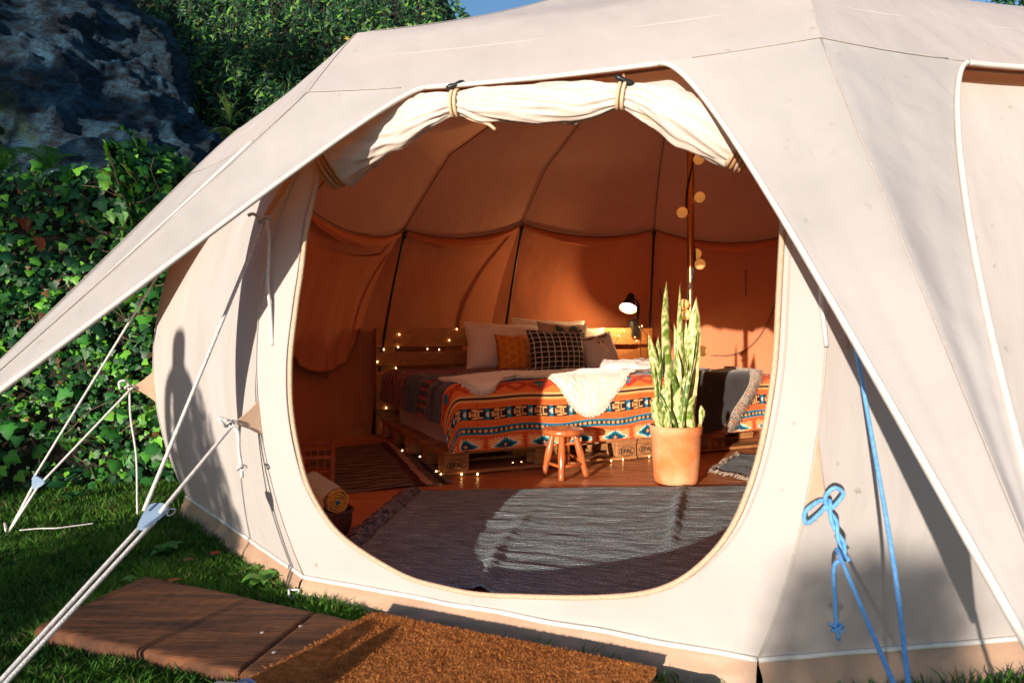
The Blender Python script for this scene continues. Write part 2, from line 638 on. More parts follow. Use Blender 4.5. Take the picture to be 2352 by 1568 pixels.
def build_roof():
    qs = np.concatenate([np.linspace(1, .72, 8), np.linspace(.72, 0.0, 20)[1:]])
    for i in range(NV):
        ns = 17
        V = []
        for s in np.linspace(0, 1, ns):
            for q in qs:
                p = roof_pt(i, s, q)
                w = 4 * s * (1 - s) * q
                p[2] += 0.010 * w * nz(p[0], p[1], p[2], 2.6)
                V.append(p)
        mesh('roof_panel', V, grid_faces(ns, len(qs)), CANVAS, TENT)
    for i in range(NV):
        tube('rib_seam', [ridge(i, q) - A_(0, 0, .012) + np.append((CEN - EAVE[i][:2]) * .004, 0) for q in np.linspace(.03, 1, 26)], 0.006, RIBSEAM, TENT, 6)
        tube('eave_seam', [eave_pt(i, s) * .985 + np.append(CEN, 1.7) * .015 - A_(0, 0, .004) for s in np.linspace(0, 1, 16)], 0.006, SEAM, TENT, 6)
        tube('roof_seam', [ridge(i, q) + A_(0, 0, .003) for q in np.linspace(.05, 1, 26)], 0.0020, STITCH, TENT, 5)


TIP = {0: A_(-2.80, 3.41, .52), 1: A_(-1.50, 1.78, .65), 2: A_(.83, .90, .25), 3: A_(2.75, 1.25, .4)}
WL = {0: .22, 1: .32, 2: .215, 3: .33}      # where each leg's hem leaves the eave, left and right
WR = {0: .55, 1: .213, 2: .335, 3: .3}
PULL = {0: (.10, -.12), 1: (.05, .03), 2: (.02, .30), 3: (.3, .2)}


def bez(a, c, b, f):
    return a * (1 - f) ** 2 + 2 * c * f * (1 - f) + b * f * f


RND = .055                                       # how far along the eave each hem rounds its corner


def hem_curve(i, side, f):
    if side < 0:
        L0, L1 = eave_pt((i - 1) % NV, 1 - WL[i] - RND), eave_pt((i - 1) % NV, 1 - WL[i] + .01)
    else:
        L0, L1 = eave_pt(i, WR[i] + RND), eave_pt(i, WR[i] - .01)
    T = TIP[i] + A_(0, 0, -.03)
    pull = PULL[i][0 if side < 0 else 1]
    k = (EAVE[i] + TIP[i]) / 2
    c = (L1 + T) / 2 + (k - (L1 + T) / 2) * pull * 2
    c[2] += -0.02
    return L0 * (1 - f) ** 3 + 3 * L1 * f * (1 - f) ** 2 + 3 * c * f * f * (1 - f) + T * f ** 3


def leg_ridge(i, f):
    c = (EAVE[i] + TIP[i]) / 2 + A_(0, 0, -.015)
    return bez(EAVE[i], c, TIP[i], f)


def build_legs():
    for i in (0, 1, 2, 3):
        fs = np.linspace(1, 0, 40)
        V = []
        us = np.linspace(-1, 1, 21)
        for u in us:
            for f in fs:
                r = leg_ridge(i, f)
                h = hem_curve(i, -1 if u < 0 else 1, f)
                a = abs(u)
                p = r * (1 - a) + h * a
                e = eave_pt((i - 1) % NV, 1 - (WL[i] + RND) * a) if u < 0 else eave_pt(i, (WR[i] + RND) * a)
                b = max(0, 1 - f * 7)
                bb = b * b * (1 - a ** 8) if f > 0 else 1.0
                p = p * (1 - bb) + (e + A_(0, 0, .002)) * bb
                p[2] -= 0.035 * a * (1 - a) * 4 * math.sin(math.pi * f) * (1 - .5 * f)
                p[2] += (0.014 * math.sin(a * 9 + i) * a + .012 * nz(a * 5 + i, f * 1.6, i) + .006 * nz(a * 14, f * 3, i + 4)) * math.sin(math.pi * f) ** .7 * (1 - f * .6)
                V.append(p)
        o = mesh('awning_leg', V, grid_faces(len(us), len(fs)), FLY, TENT)
        tube('ridge_seam', [leg_ridge(i, f) + A_(0, 0, .004) for f in np.linspace(0, .97, 24)], 0.0022, STITCH, o, 5)
        for sd in (-1, 1):
            tube('hem', [hem_curve(i, sd, f) for f in np.linspace(0.0, 1, 30)], 0.0085, HEM, o, 6)
        tube('eave_stitch', [eave_pt((i - 1) % NV, s) + A_(0, 0, .006) for s in np.linspace(1 - WL[i], 1, 8)] +
             [eave_pt(i, s) + A_(0, 0, .006) for s in np.linspace(0.02, WR[i], 8)], 0.0020, STITCH, o, 5)
    for i in (0, 1, 2, 3):
        d = TIP[i] - EAVE[i]
        q = TIP[i] + A_(d[0], d[1], 0) * ((TIP[i][2] - GZ) / (EAVE[i][2] - TIP[i][2])) * 1.05
        q[2] = GZ
        tube('awning_guy', [TIP[i], q], .006, ROPE_W, TENT, 6)
        tube('awning_peg', [q - A_(0, 0, .06), q + A_(.0, 0, .04)], .006, BLACK, TENT, 6)
    for i in range(NV):
        a = WR[i] + RND if i in WR else 0.0
        b = 1 - WL[(i + 1) % NV] - RND if (i + 1) % NV in WL else 1.0
        tube('eave_hem', [eave_pt(i, s) for s in np.linspace(a, b, 24)], 0.0085, HEM, TENT, 6)


def tab(i, tip, t0, t1, strap_to=None):
    a, b = corner(i, t0), corner(i, t1)
    n = np.cross(b - a, tip - a); n /= np.linalg.norm(n)
    m = (a + b) / 2
    ring = [a, (a * .5 + tip * .5) + (m - tip) * .06, tip + (a - tip) * .1, tip + (b - tip) * .1, (b * .5 + tip * .5) + (m - tip) * .06, b]
    V = [p + n * .003 for p in ring] + [p - n * .003 for p in ring]
    k = len(ring)
    F = [tuple(range(k)), tuple(range(2 * k - 1, k - 1, -1))] + [(x, (x + 1) % k, k + (x + 1) % k, k + x)[::-1] for x in range(k)]
    mesh('guy_tab', V, F, TABM, TENT, False)


TABTIP = {0: A_(-2.00, 3.60, .605), 1: A_(-.965, 2.37, .580), 2: A_(.795, 1.735, .475)}


def build_fittings():
    for i, (t0, t1) in ((0, (.40, .30)), (1, (.36, .29)), (2, (.40, .27))):
        tab(i, TABTIP[i], t0, t1)
    # floor of the tent
    nr, na = 60, 144
    V = []
    for a in range(na):
        th = 2 * math.pi * a / na
        d = A_(math.cos(th), math.sin(th))
        r = 1e9
        for i in range(NV):
            p, q = BOT[i] - CEN, BOT[(i + 1) % NV] - CEN
            e = q - p
            den = d[0] * e[1] - d[1] * e[0]
            if abs(den) > 1e-9:
                t = (p[0] * e[1] - p[1] * e[0]) / den
                u = (p[0] * d[1] - p[1] * d[0]) / den
                if t > 0 and -1e-6 <= u <= 1 + 1e-6:
                    r = min(r, t)
        for k in range(nr):
            f = (k / (nr - 1)) * .995
            x, y = CEN + d * r * f
            z = -0.004 + 0.006 * nz(x * 2.2, y * 5.0, 0.0) + 0.003 * nz(x * 6, y * 9, 3.0)
            if f > .96:
                z += (f - .96) * .5
            V.append((x, y, z))
    fl = mesh('groundsheet', V, grid_faces(na, nr, True)[:, ::-1], FLOOR, TENT)
    tube('centre_pole', [(1.125, 4.30, z) for z in np.linspace(0.0, 3.3, 12)], 0.023, POLE, TENT, 16)
    tube('pole_joint', [(1.125, 4.30, z) for z in np.linspace(1.00, 1.012, 3)], 0.025, POLE, TENT, 16)
    for i in (7, 8, 9, 10, 11):
        inn = np.append((CEN - BOT[i]) / np.linalg.norm(CEN - BOT[i]), 0) * .045
        p0, p1 = corner(i, .004) + inn * 1.2, corner(i, .985) + inn
        tube('wall_pole', [p0 * (1 - t) + p1 * t + outward(i) * .05 * math.sin(math.pi * t) for t in np.linspace(0, 1, 18)], 0.0125, BLACK, TENT, 8)
        p = corner(i, .985) + inn
        tube('pole_cap', [p - A_(0, 0, .05), p, p + A_(0, 0, .012)], [.014, .024, .018], BLACK, TENT, 8)
    # the dark valance round the foot of the wall, indoors
    for i in (8, 9, 10, 11, 7):
        pts = [wall_pt(i, s, 0.0) for s in np.linspace(0, 1, 12)]
        inn = np.append((CEN - (BOT[i] + BOT[(i + 1) % NV]) / 2), 0); inn /= np.linalg.norm(inn)
        V = []
        for p in pts:
            V += [p + inn * .03 + A_(0, 0, .002), p + inn * .02 + A_(0, 0, .07)]
        mesh('inner_bathtub_wall', V, grid_faces(len(pts), 2)[:, ::-1], FLOOR, TENT)
    # loose fold of cloth that hangs under the eave seam, indoors
    for i in (7, 8, 9, 10, 11):
        V = []
        for s in np.linspace(0, 1, 49):
            q = 4 * s * (1 - s)
            a = eave_pt(i, s)
            inn = np.append(CEN - a[:2], 0); inn /= np.linalg.norm(inn)
            for k in range(9):
                f = k / 8
                dz = -(.012 + .085 * q ** .6) * f + .006 * math.sin(s * 30 + i) * f * q
                bl = .012 + .030 * math.sin(math.pi * f * .9) * (.4 + q) + .012 * q * math.sin(f * 9 + s * 7 + i) * f
                V.append(a + inn * bl + A_(0, 0, dz - .004))
        mesh('eave_fold', V, grid_faces(49, 9), CANVAS_IN, TENT)
    # window blind hanging loose on the left wall, zip curves
    ns, nt_ = 41, 46
    V = []
    for a in range(ns):
        s = a / (ns - 1)
        x = 2 * s - 1
        tb = .34 + .20 * (abs(x) ** 2.6)
        for b in range(nt_):
            t = .90 * (1 - b / (nt_ - 1)) + tb * b / (nt_ - 1)
            p = wall_pt(10, .06 + .80 * s, t)
            inn = np.append(CEN - p[:2], 0); inn /= np.linalg.norm(inn)
            k = (.90 - t) / .56
            f = .045 + .05 * k * (1 - x * x) + .018 * k * math.sin(x * 9 + 1.2 * k) + .012 * k * math.sin(x * 21)
            V.append(p + inn * f)
    o = mesh('window_blind', V, grid_faces(ns, nt_), CANVAS_IN, TENT)
    low = np.array(V).reshape(ns, nt_, 3)[:, -1]
    tube('blind_zip', low, 0.012, SEAM, o, 6)
    m = low[ns // 2]
    tube('zip_pull', [m, m - A_(0, 0, .03), m - A_(-.004, 0, .055)], .006, BLACK, o, 6)
    arc = []
    for k in range(40):
        x = -1 + 2 * k / 39
        t = .38 + .36 * abs(x) ** 3
        p = wall_pt(7, .5 - .42 * x, t)
        inn = np.append(CEN - p[:2], 0); inn /= np.linalg.norm(inn)
        arc.append(p + inn * .012)
    tube('window_zip', arc, 0.009, SEAM, TENT, 6)
    # short straps that hold the blinds up
    for i, s in ((7, .30),):
        p = wall_pt(i, s, .86)
        inn = np.append(CEN - p[:2], 0); inn /= np.linalg.norm(inn)
        tube('blind_strap', [p + inn * .02, p + inn * .035 - A_(0, 0, .12), p + inn * .03 - A_(0, 0, .26)], .007, SEAM, TENT, 5)


def build_roll():
    """the door, rolled up and tied under the eave"""
    path = [atd(770, 376, 2.49), atd(832, 336, 2.47), atd(905, 292, 2.44), atd(985, 256, 2.40), atd(1047, 238, 2.37), atd(1110, 243, 2.33), atd(1235, 240, 2.28),
            atd(1350, 232, 2.24), atd(1428, 220, 2.20), atd(1500, 240, 2.17), atd(1590, 280, 2.13), atd(1695, 338, 2.10)]
    rad = [.078, .077, .071, .053, .033, .049, .058, .053, .031, .053, .068, .058]
    n, m = 240, 96
    P = spline(path, n)
    r = np.interp(np.linspace(0, 1, n), np.linspace(0, 1, len(rad)), rad)
    for _ in range(6):
        r[1:-1] = (r[:-2] + 2 * r[1:-1] + r[2:]) / 4
    T = np.gradient(P, axis=0); T /= np.linalg.norm(T, axis=1, keepdims=True)
    tie = [np.argmin(np.linalg.norm(P - path[4], axis=1)), np.argmin(np.linalg.norm(P - path[8], axis=1))]
    V = []
    for k in range(n):
        u = np.cross(T[k], A_(0, 0, 1)); u /= np.linalg.norm(u)
        w = np.cross(u, T[k])
        ds = min(k - tie[0], k - tie[1], key=abs) / n
        dt = abs(ds)
        pin = math.exp(-(dt / .045) ** 2)
        fan = math.exp(-(dt / .11) ** 2)
        for a in range(m):
            th = 2 * math.pi * a / m
            # two loose layer edges run along the roll
            e1 = ((th + 1.9 + .5 * math.sin(k * .021) + .25 * nz(k * .05, 1, 0)) / (2 * math.pi)) % 1.0
            e2 = ((th + 4.6 + .6 * math.sin(k * .017 + 1) + .25 * nz(k * .06, 2, 0)) / (2 * math.pi)) % 1.0
            layer = .17 * e1 + .12 * e2 - .14
            # pleats gathered by the ties fan out along the roll
            sh = (th * 5 + 3.0 * nz(a * .09, k * .012, 1.0) + ds * 9)
            pleat = (abs(math.sin(sh)) - .6) * .24 * fan
            wob = .13 * nz(k * .04, math.cos(th) * 1.2, math.sin(th) * 1.2, 1.4) + .07 * nz(k * .10, math.cos(th) * 2.8, math.sin(th) * 2.8 + 7)
            ridgef = .10 * (1 - abs(nz(k * .03 + 3, math.cos(th + k * .02) * 1.8, math.sin(th + k * .02) * 1.8)) * 3.2)
            fac = r[k] * (1 + pleat + (wob + max(-.12, ridgef) + layer) * (1 - .7 * pin))
            V.append(P[k] + fac * (math.cos(th) * u * .72 + math.sin(th) * w * 1.08))
    F = [tuple(f) for f in grid_faces(n, m).tolist()]
    F = []
    for k in range(n - 1):
        for a in range(m):
            b = (a + 1) % m
            F.append((k * m + a, k * m + b, (k + 1) * m + b, (k + 1) * m + a))
    F.append(tuple(range(m - 1, -1, -1))); F.append(tuple((n - 1) * m + a for a in range(m)))
    o = mesh('rolled_door', V, F, ROLL, TENT)
    # stiff folded layers at both ends
    for base, sx in ((path[0], -1), (path[-1], 1)):
        d = path[1] - path[0] if sx < 0 else path[-1] - path[-2]
        d = d / np.linalg.norm(d)
        for q in range(4):
            c = base + d * (sx * 0 - .012 + .03 * q) * (-1 if sx < 0 else 1) + A_(0, .02 * q, -.005 * q)
            c = base + (d * -.018 * q if sx < 0 else d * .016 * q) + A_(0, .012 * q, 0)
            ring = []
            for k in range(26):
                th = 2 * math.pi * k / 26
                u = np.cross(d, A_(0, 0, 1)); u /= np.linalg.norm(u); w = np.cross(u, d)
                rr = (rad[0] if sx < 0 else rad[-1]) * (1.0 - .05 * q) * (1 + .08 * math.sin(3 * th + q))
                ring.append(c + rr * (math.cos(th) * u * .75 + math.sin(th) * w))
            tube('door_fold', ring, .008, (ZIP, STRAP)[q % 2], o, 6, True)
    for q, k in enumerate(tie):
        u = np.cross(T[k], A_(0, 0, 1)); u /= np.linalg.norm(u); w = np.cross(u, T[k])
        geos = []
        for off in (-.008, .008):
            ring = [P[k] + T[k] * off + (r[k] * 1.10 + .004) * (math.cos(x) * u * .85 + math.sin(x) * w * 1.08) for x in np.linspace(0, 2 * math.pi, 25)[:-1]]
            geos.append(tube_geo(ring, .0065, 6, True, True))
        V2, F2 = join(geos)
        st = mesh('tie_strap', V2, F2, TIE, o)
        top = P[k] + w * r[k] * 1.15
        tube('hanger', [top, top + A_(.002, .012, .022), top + A_(.004, .03, .04)], .006, STRAP, o, 6)
        a = top + A_(-.032, -.02, .018 if q else .006); b = top + A_(.03, -.02, -.012 if q else .028)
        tube('toggle', [a, a * .8 + b * .2, (a + b) / 2, a * .2 + b * .8, b], [.007, .012, .009, .012, .007], BLACK, o, 8)
        base = P[k] - w * r[k] * .7 - u * r[k] * .6
        tail = [base, base + T[k] * .05 - A_(0, .02, .035), base + T[k] * .11 - A_(0, .02, .055), base + T[k] * .14 - A_(0, .01, .075)]
        tube('strap_end', spline(tail, 14), .006, TIE, o, 6)


FLOOR = pmat('groundsheet_pvc', (0.56, 0.22, 0.080), (0.46, 0.17, 0.062), 3.0, 0.36, 0.55, 6.0, 0.02, spec=0.5, stretch=(1.0, 2.6, 1.0))
POLE = pmat('bronze_pole', (0.42, 0.19, 0.07), (0.36, 0.15, 0.05), 4.0, 0.22, 0.05, metal=0.85)
CANVAS_IN = canvas_mat('canvas_inner_flap', (0.62, 0.24, 0.12), (0.66, 0.26, 0.13), 0.06)  # both sides carry the painted tint of the dim indoor light
ROLL = pmat('rolled_canvas', (0.70, 0.61, 0.53), (0.62, 0.52, 0.44), 6.0, 0.5, 0.25, 24.0, 0.01, spec=0.4, transl=0.10)
TIE = pmat('cotton_tie', (0.66, 0.46, 0.28), (0.74, 0.54, 0.34), 60, 0.8, 0.4, 200, 0.003)

build_walls()
build_roof()
build_legs()
build_fittings()
build_roll()
# ------------------------------------------------------------------ indoors: the pallet bed
BF = A_(-.42, 4.22); BU = A_(.915, .403); BV = A_(-.403, .915)
U3, V3, Z3 = np.append(BU, 0), np.append(BV, 0), A_(0, 0, 1)
PL, PD, PH = 1.42, .885, .15


def bed(a, b, z=0.0):
    return np.append(BF + a * BU + b * BV, z)


def ray_plane(px, py, p0, n):
    o = A_(0, 0, CAMH)
    d = A_((px - CX) / FPX, 1, -(py - HZ) / FPX)
    return o + d * (np.dot(p0 - o, n) / np.dot(d, n))


def wood_mat(name, c1, c2, knots=True, rough=0.6):
    m, nt, out = new_mat(name)
    b = N(nt, 'BsdfPrincipled', i_Roughness=rough)
    b.inputs['Specular IOR Level'].default_value = 0.3
    oi = N(nt, 'ObjectInfo')
    tc = N(nt, 'TexCoord')
    add = N(nt, 'VectorMath', operation='ADD')
    nt.links.new(tc.outputs['Object'], add.inputs[0])
    sc = N(nt, 'VectorMath', operation='SCALE', i_Scale=40.0)
    cmb = N(nt, 'CombineXYZ')
    for k in range(3):
        nt.links.new(oi.outputs['Random'], cmb.inputs[k])
    nt.links.new(cmb.outputs[0], sc.inputs[0])
    nt.links.new(sc.outputs[0], add.inputs[1])
    mp = N(nt, 'Mapping')
    mp.inputs['Rotation'].default_value = (0, 0, -math.atan2(BU[1], BU[0]))
    mp.inputs['Scale'].default_value = (1.2, 14.0, 14.0)
    nt.links.new(add.outputs[0], mp.inputs['Vector'])
    t = N(nt, 'TexNoise', i_Scale=2.4, i_Detail=8.0, i_Roughness=0.65, i_Distortion=0.6)
    nt.links.new(mp.outputs['Vector'], t.inputs['Vector'])
    mr = N(nt, 'MapRange', i_1=0.3, i_2=0.7)
    nt.links.new(t.outputs['Fac'], mr.inputs[0])
    mx = N(nt, 'Mix', data_type='RGBA')
    nt.links.new(mr.outputs[0], mx.inputs[0])
    mx.inputs[6].default_value = rgba(c1); mx.inputs[7].default_value = rgba(c2)
    vo = N(nt, 'TexVoronoi', i_Scale=4.2)
    mp2 = N(nt, 'Mapping')
    mp2.inputs['Rotation'].default_value = (0, 0, -math.atan2(BU[1], BU[0]))
    mp2.inputs['Scale'].default_value = (1.0, 2.2, 2.2)
    nt.links.new(add.outputs[0], mp2.inputs['Vector'])
    nt.links.new(mp2.outputs['Vector'], vo.inputs['Vector'])
    kr = N(nt, 'MapRange', i_1=0.05, i_2=0.12, i_3=0.75, i_4=0.0)
    nt.links.new(vo.outputs['Distance'], kr.inputs[0])
    mk = N(nt, 'Mix', data_type='RGBA')
    nt.links.new(kr.outputs[0], mk.inputs[0])
    nt.links.new(mx.outputs[2], mk.inputs[6])
    mk.inputs[7].default_value = rgba(tuple(c * 0.35 for c in c1))
    tint = N(nt, 'MapRange', i_1=0.0, i_2=1.0, i_3=0.78, i_4=1.12)
    nt.links.new(oi.outputs['Random'], tint.inputs[0])
    mm = N(nt, 'VectorMath', operation='SCALE')
    nt.links.new(mk.outputs[2], mm.inputs[0])
    nt.links.new(tint.outputs[0], mm.inputs['Scale'])
    nt.links.new(mm.outputs[0], b.inputs['Base Color'])
    nt.links.new(bump(nt, t.outputs['Fac'], 0.35, 0.006), b.inputs['Normal'])
    nt.links.new(b.outputs[0], out.inputs['Surface'])
    return m


PALLET = wood_mat('pallet_pine', (0.34, 0.14, 0.048), (0.50, 0.24, 0.09))
INK = pmat('stamp_ink', (0.03, 0.015, 0.01), (0.05, 0.03, 0.02), 60, 0.8, 0.0)


def text_geo(txt, size, org, ax, ay, n, bold=0.0):
    cu = bpy.data.curves.new('t', 'FONT')
    cu.body = txt
    cu.size = size
    cu.align_x = 'CENTER'; cu.align_y = 'CENTER'
    cu.extrude = 0.0006
    cu.offset = bold
    cu.resolution_u = 3
    o = bpy.data.objects.new('t', cu)
    COL.objects.link(o)
    dg = bpy.context.evaluated_depsgraph_get()
    me = bpy.data.meshes.new_from_object(o.evaluated_get(dg))
    V = np.array([v.co[:] for v in me.vertices])
    F = [tuple(p.vertices) for p in me.polygons]
    bpy.data.objects.remove(o); bpy.data.curves.remove(cu); bpy.data.meshes.remove(me)
    return org + V[:, :1] * ax + V[:, 1:2] * ay + (V[:, 2:3] + .0006) * n, F


def oval_geo(org, ax, ay, n, rx, ry, w, sides=36):
    V, F = [], []
    for k in range(sides):
        a = 2 * math.pi * k / sides
        for s in (0, 1):
            V.append(org + ax * math.cos(a) * (rx - s * w) + ay * math.sin(a) * (ry - s * w) + n * .001)
    for k in range(sides):
        j = (k + 1) % sides
        F.append((2 * k, 2 * j, 2 * j + 1, 2 * k + 1))
    return np.array(V), F


def rect_geo(org, ax, ay, n, hx, hy, w):
    g = []
    for (cx, cy, sx, sy) in ((0, hy, hx, w), (0, -hy, hx, w), (hx, 0, w, hy), (-hx, 0, w, hy)):
        g.append(box_geo(org + ax * cx + ay * cy + n * .0008, ax, ay, n, sx, sy, .0004))
    return join(g)


def make_pallet(label, O, ax, ay, az, stamps=(), L=PL, D=PD):
    """wooden pallet: O corner of its underside, ax along the boards, ay across, az towards the deck"""
    root = thing('wooden_pallet', label, 'pallet', tuple(O), 0, 'pallets the bed is built from')
    jit = lambda s: (rnd.random() - .5) * s
    O = np.asarray(O)
    ws = [.165, .118, .165, .118, .165]
    gap = (D - sum(ws)) / 4
    y = 0
    for w in ws:
        c = O + ax * (L / 2 + jit(.006)) + ay * (y + w / 2 + jit(.004)) + az * (PH - .012)
        V, F = box_geo(c, ax, ay, az, L / 2, w / 2, .0115, .003)
        mesh('deck_board', V, F, PALLET, root, False)
        y += w + gap
    for fx in (.085, L / 2, L - .085):
        c = O + ax * fx + ay * D / 2 + az * (PH - .024 - .012)
        V, F = box_geo(c, ax, ay, az, .082, D / 2 - .002, .0115, .003)
        mesh('cross_board', V, F, PALLET, root, False)
        for q, fy in enumerate((.072, D / 2, D - .072)):
            c = O + ax * fx + ay * fy + az * (.022 + .040)
            V, F = box_geo(c, ax, ay, az, .0815 + jit(.004), .068, .0395, .004)
            bl = mesh('block', V, F, PALLET, root, False)
            for (sx, kind) in stamps:
                if q == 0 and abs(sx - fx) < .01:
                    n = -ay
                    org = O + ax * fx + ay * (.072 - .0685) + az * .058
                    if kind == 'EPAL':
                        g = [text_geo('EPAL', .046, org, ax, az, n, .0012), oval_geo(org + az * .002, ax, az, n, .066, .034, .0045)]
                    elif kind == 'wheat':
                        o2 = org + ax * .03
                        g = [rect_geo(o2, ax, az, n, .026, .033, .0016), text_geo('I', .05, o2 - ax * .008, ax, az, n), text_geo('Y', .03, o2 - ax * .008 - az * .01, ax, az, n),
                             text_geo('Y', .03, o2 - ax * .008 + az * .008, ax, az, n), text_geo('I P\nP C', .016, o2 + ax * .012, ax, az, n)]
                    else:
                        o2 = org + ax * .012
                        g = [rect_geo(o2, ax, az, n, .056, .032, .0016), text_geo('DE-NMW\n49742\nHT', .021, o2 + ax * .018, ax, az, n, .0006), text_geo('Y\nY', .028, o2 - ax * .04, ax, az, n),
                             text_geo('0115-0', .012, o2 - az * .040, ax, az, n)]
                    V, F = join(g)
                    mesh('stamp', V, F, INK, bl, False)
    for fy in (.06, D / 2, D - .06):
        c = O + ax * L / 2 + ay * fy + az * .011
        V, F = box_geo(c, ax, ay, az, L / 2, .058, .0105, .003)
        mesh('bottom_board', V, F, PALLET, root, False)
    return root


def build_bed():
    G = .012
    make_pallet('front left pallet under the bed, the whole round stamp on its corner block showing', bed(0, 0, 0.004), U3, V3, Z3,
                ((.085, 'EPAL'), (PL / 2, 'wheat'), (PL - .085, 'EPAL')))
    make_pallet('front right pallet under the bed, partly hidden behind the terracotta plant pot', bed(PL + G, .02, 0.004), U3, V3, Z3,
                ((.085, 'EPAL'), (PL / 2, 'text')))
    make_pallet('rear left pallet under the bed, its edge showing beside the striped rug', bed(0.02, PD + G, 0.004), U3, V3, Z3)
    make_pallet('rear right pallet under the bed, hidden deep below the mattress', bed(PL + G + .02, PD + G + .02, 0.004), U3, V3, Z3)
    y = 2 * PD + .03 + PH
    make_pallet('left upright pallet of the headboard strung with fairy lights, in shade', bed(-.02, y, .004), U3, Z3, -V3, D=.925)
    make_pallet('right upright pallet of the headboard that carries the black clip lamp', bed(PL - .01, y, .004), U3, Z3, -V3, D=.925)


build_bed()

# mattress
MATTR = pmat('mattress_ticking', (0.62, 0.50, 0.50), (0.54, 0.43, 0.43), 6, 0.9, 0.3, 60, 0.004, sheen=0.2)
TOPZ, A0, A1, B0, B1 = .555, .10, 2.76, .05, 1.74


def build_mattress():
    n = 60
    V, rows = [], []
    prof = [(.0, .155), (.012, .165), (.0, .2), (-.006, .3), (.0, .42), (.02, .49), (.06, .515), (.3, .52)]
    ring = []
    for k in range(n):
        a = 2 * math.pi * k / n
        e = 9.0
        cx, sy = math.cos(a), math.sin(a)
        r = (abs(cx) ** e + abs(sy) ** e) ** (-1 / e)
        ring.append((cx * r, sy * r))
    for (x, y) in ring:
        for (ins, z) in prof:
            ca, cb = (A0 + A1) / 2, (B0 + B1) / 2 + .02
            ha, hb = (A1 - A0) / 2 + .0 - ins, (B1 - B0) / 2 - .03 - ins
            V.append(bed(ca + x * ha, cb + y * hb, z + .006 * nz(x * 4, y * 4, z * 6)))
    F = [tuple(f) for f in grid_faces(n, len(prof), True).tolist()] + [tuple(k * len(prof) + len(prof) - 1 for k in range(n))]
    o = mesh('mattress', V, F, MATTR)
    tag(o, 'pale mattress edge showing between the duvet and the pallets', 'mattress')


build_mattress()

# the duvet
ORANGE = A_(.84, .19, .035); RED = A_(.50, .045, .018); TAN = A_(.90, .45, .16); DARK = A_(.022, .014, .014)
TEAL = A_(.004, .19, .30); TEAL2 = A_(.010, .27, .33); NAVY = A_(.003, .04, .085); WHITE = A_(.80, .76, .66); MAROON = A_(.075, .016, .014)
GREY = A_(.16, .17, .16)


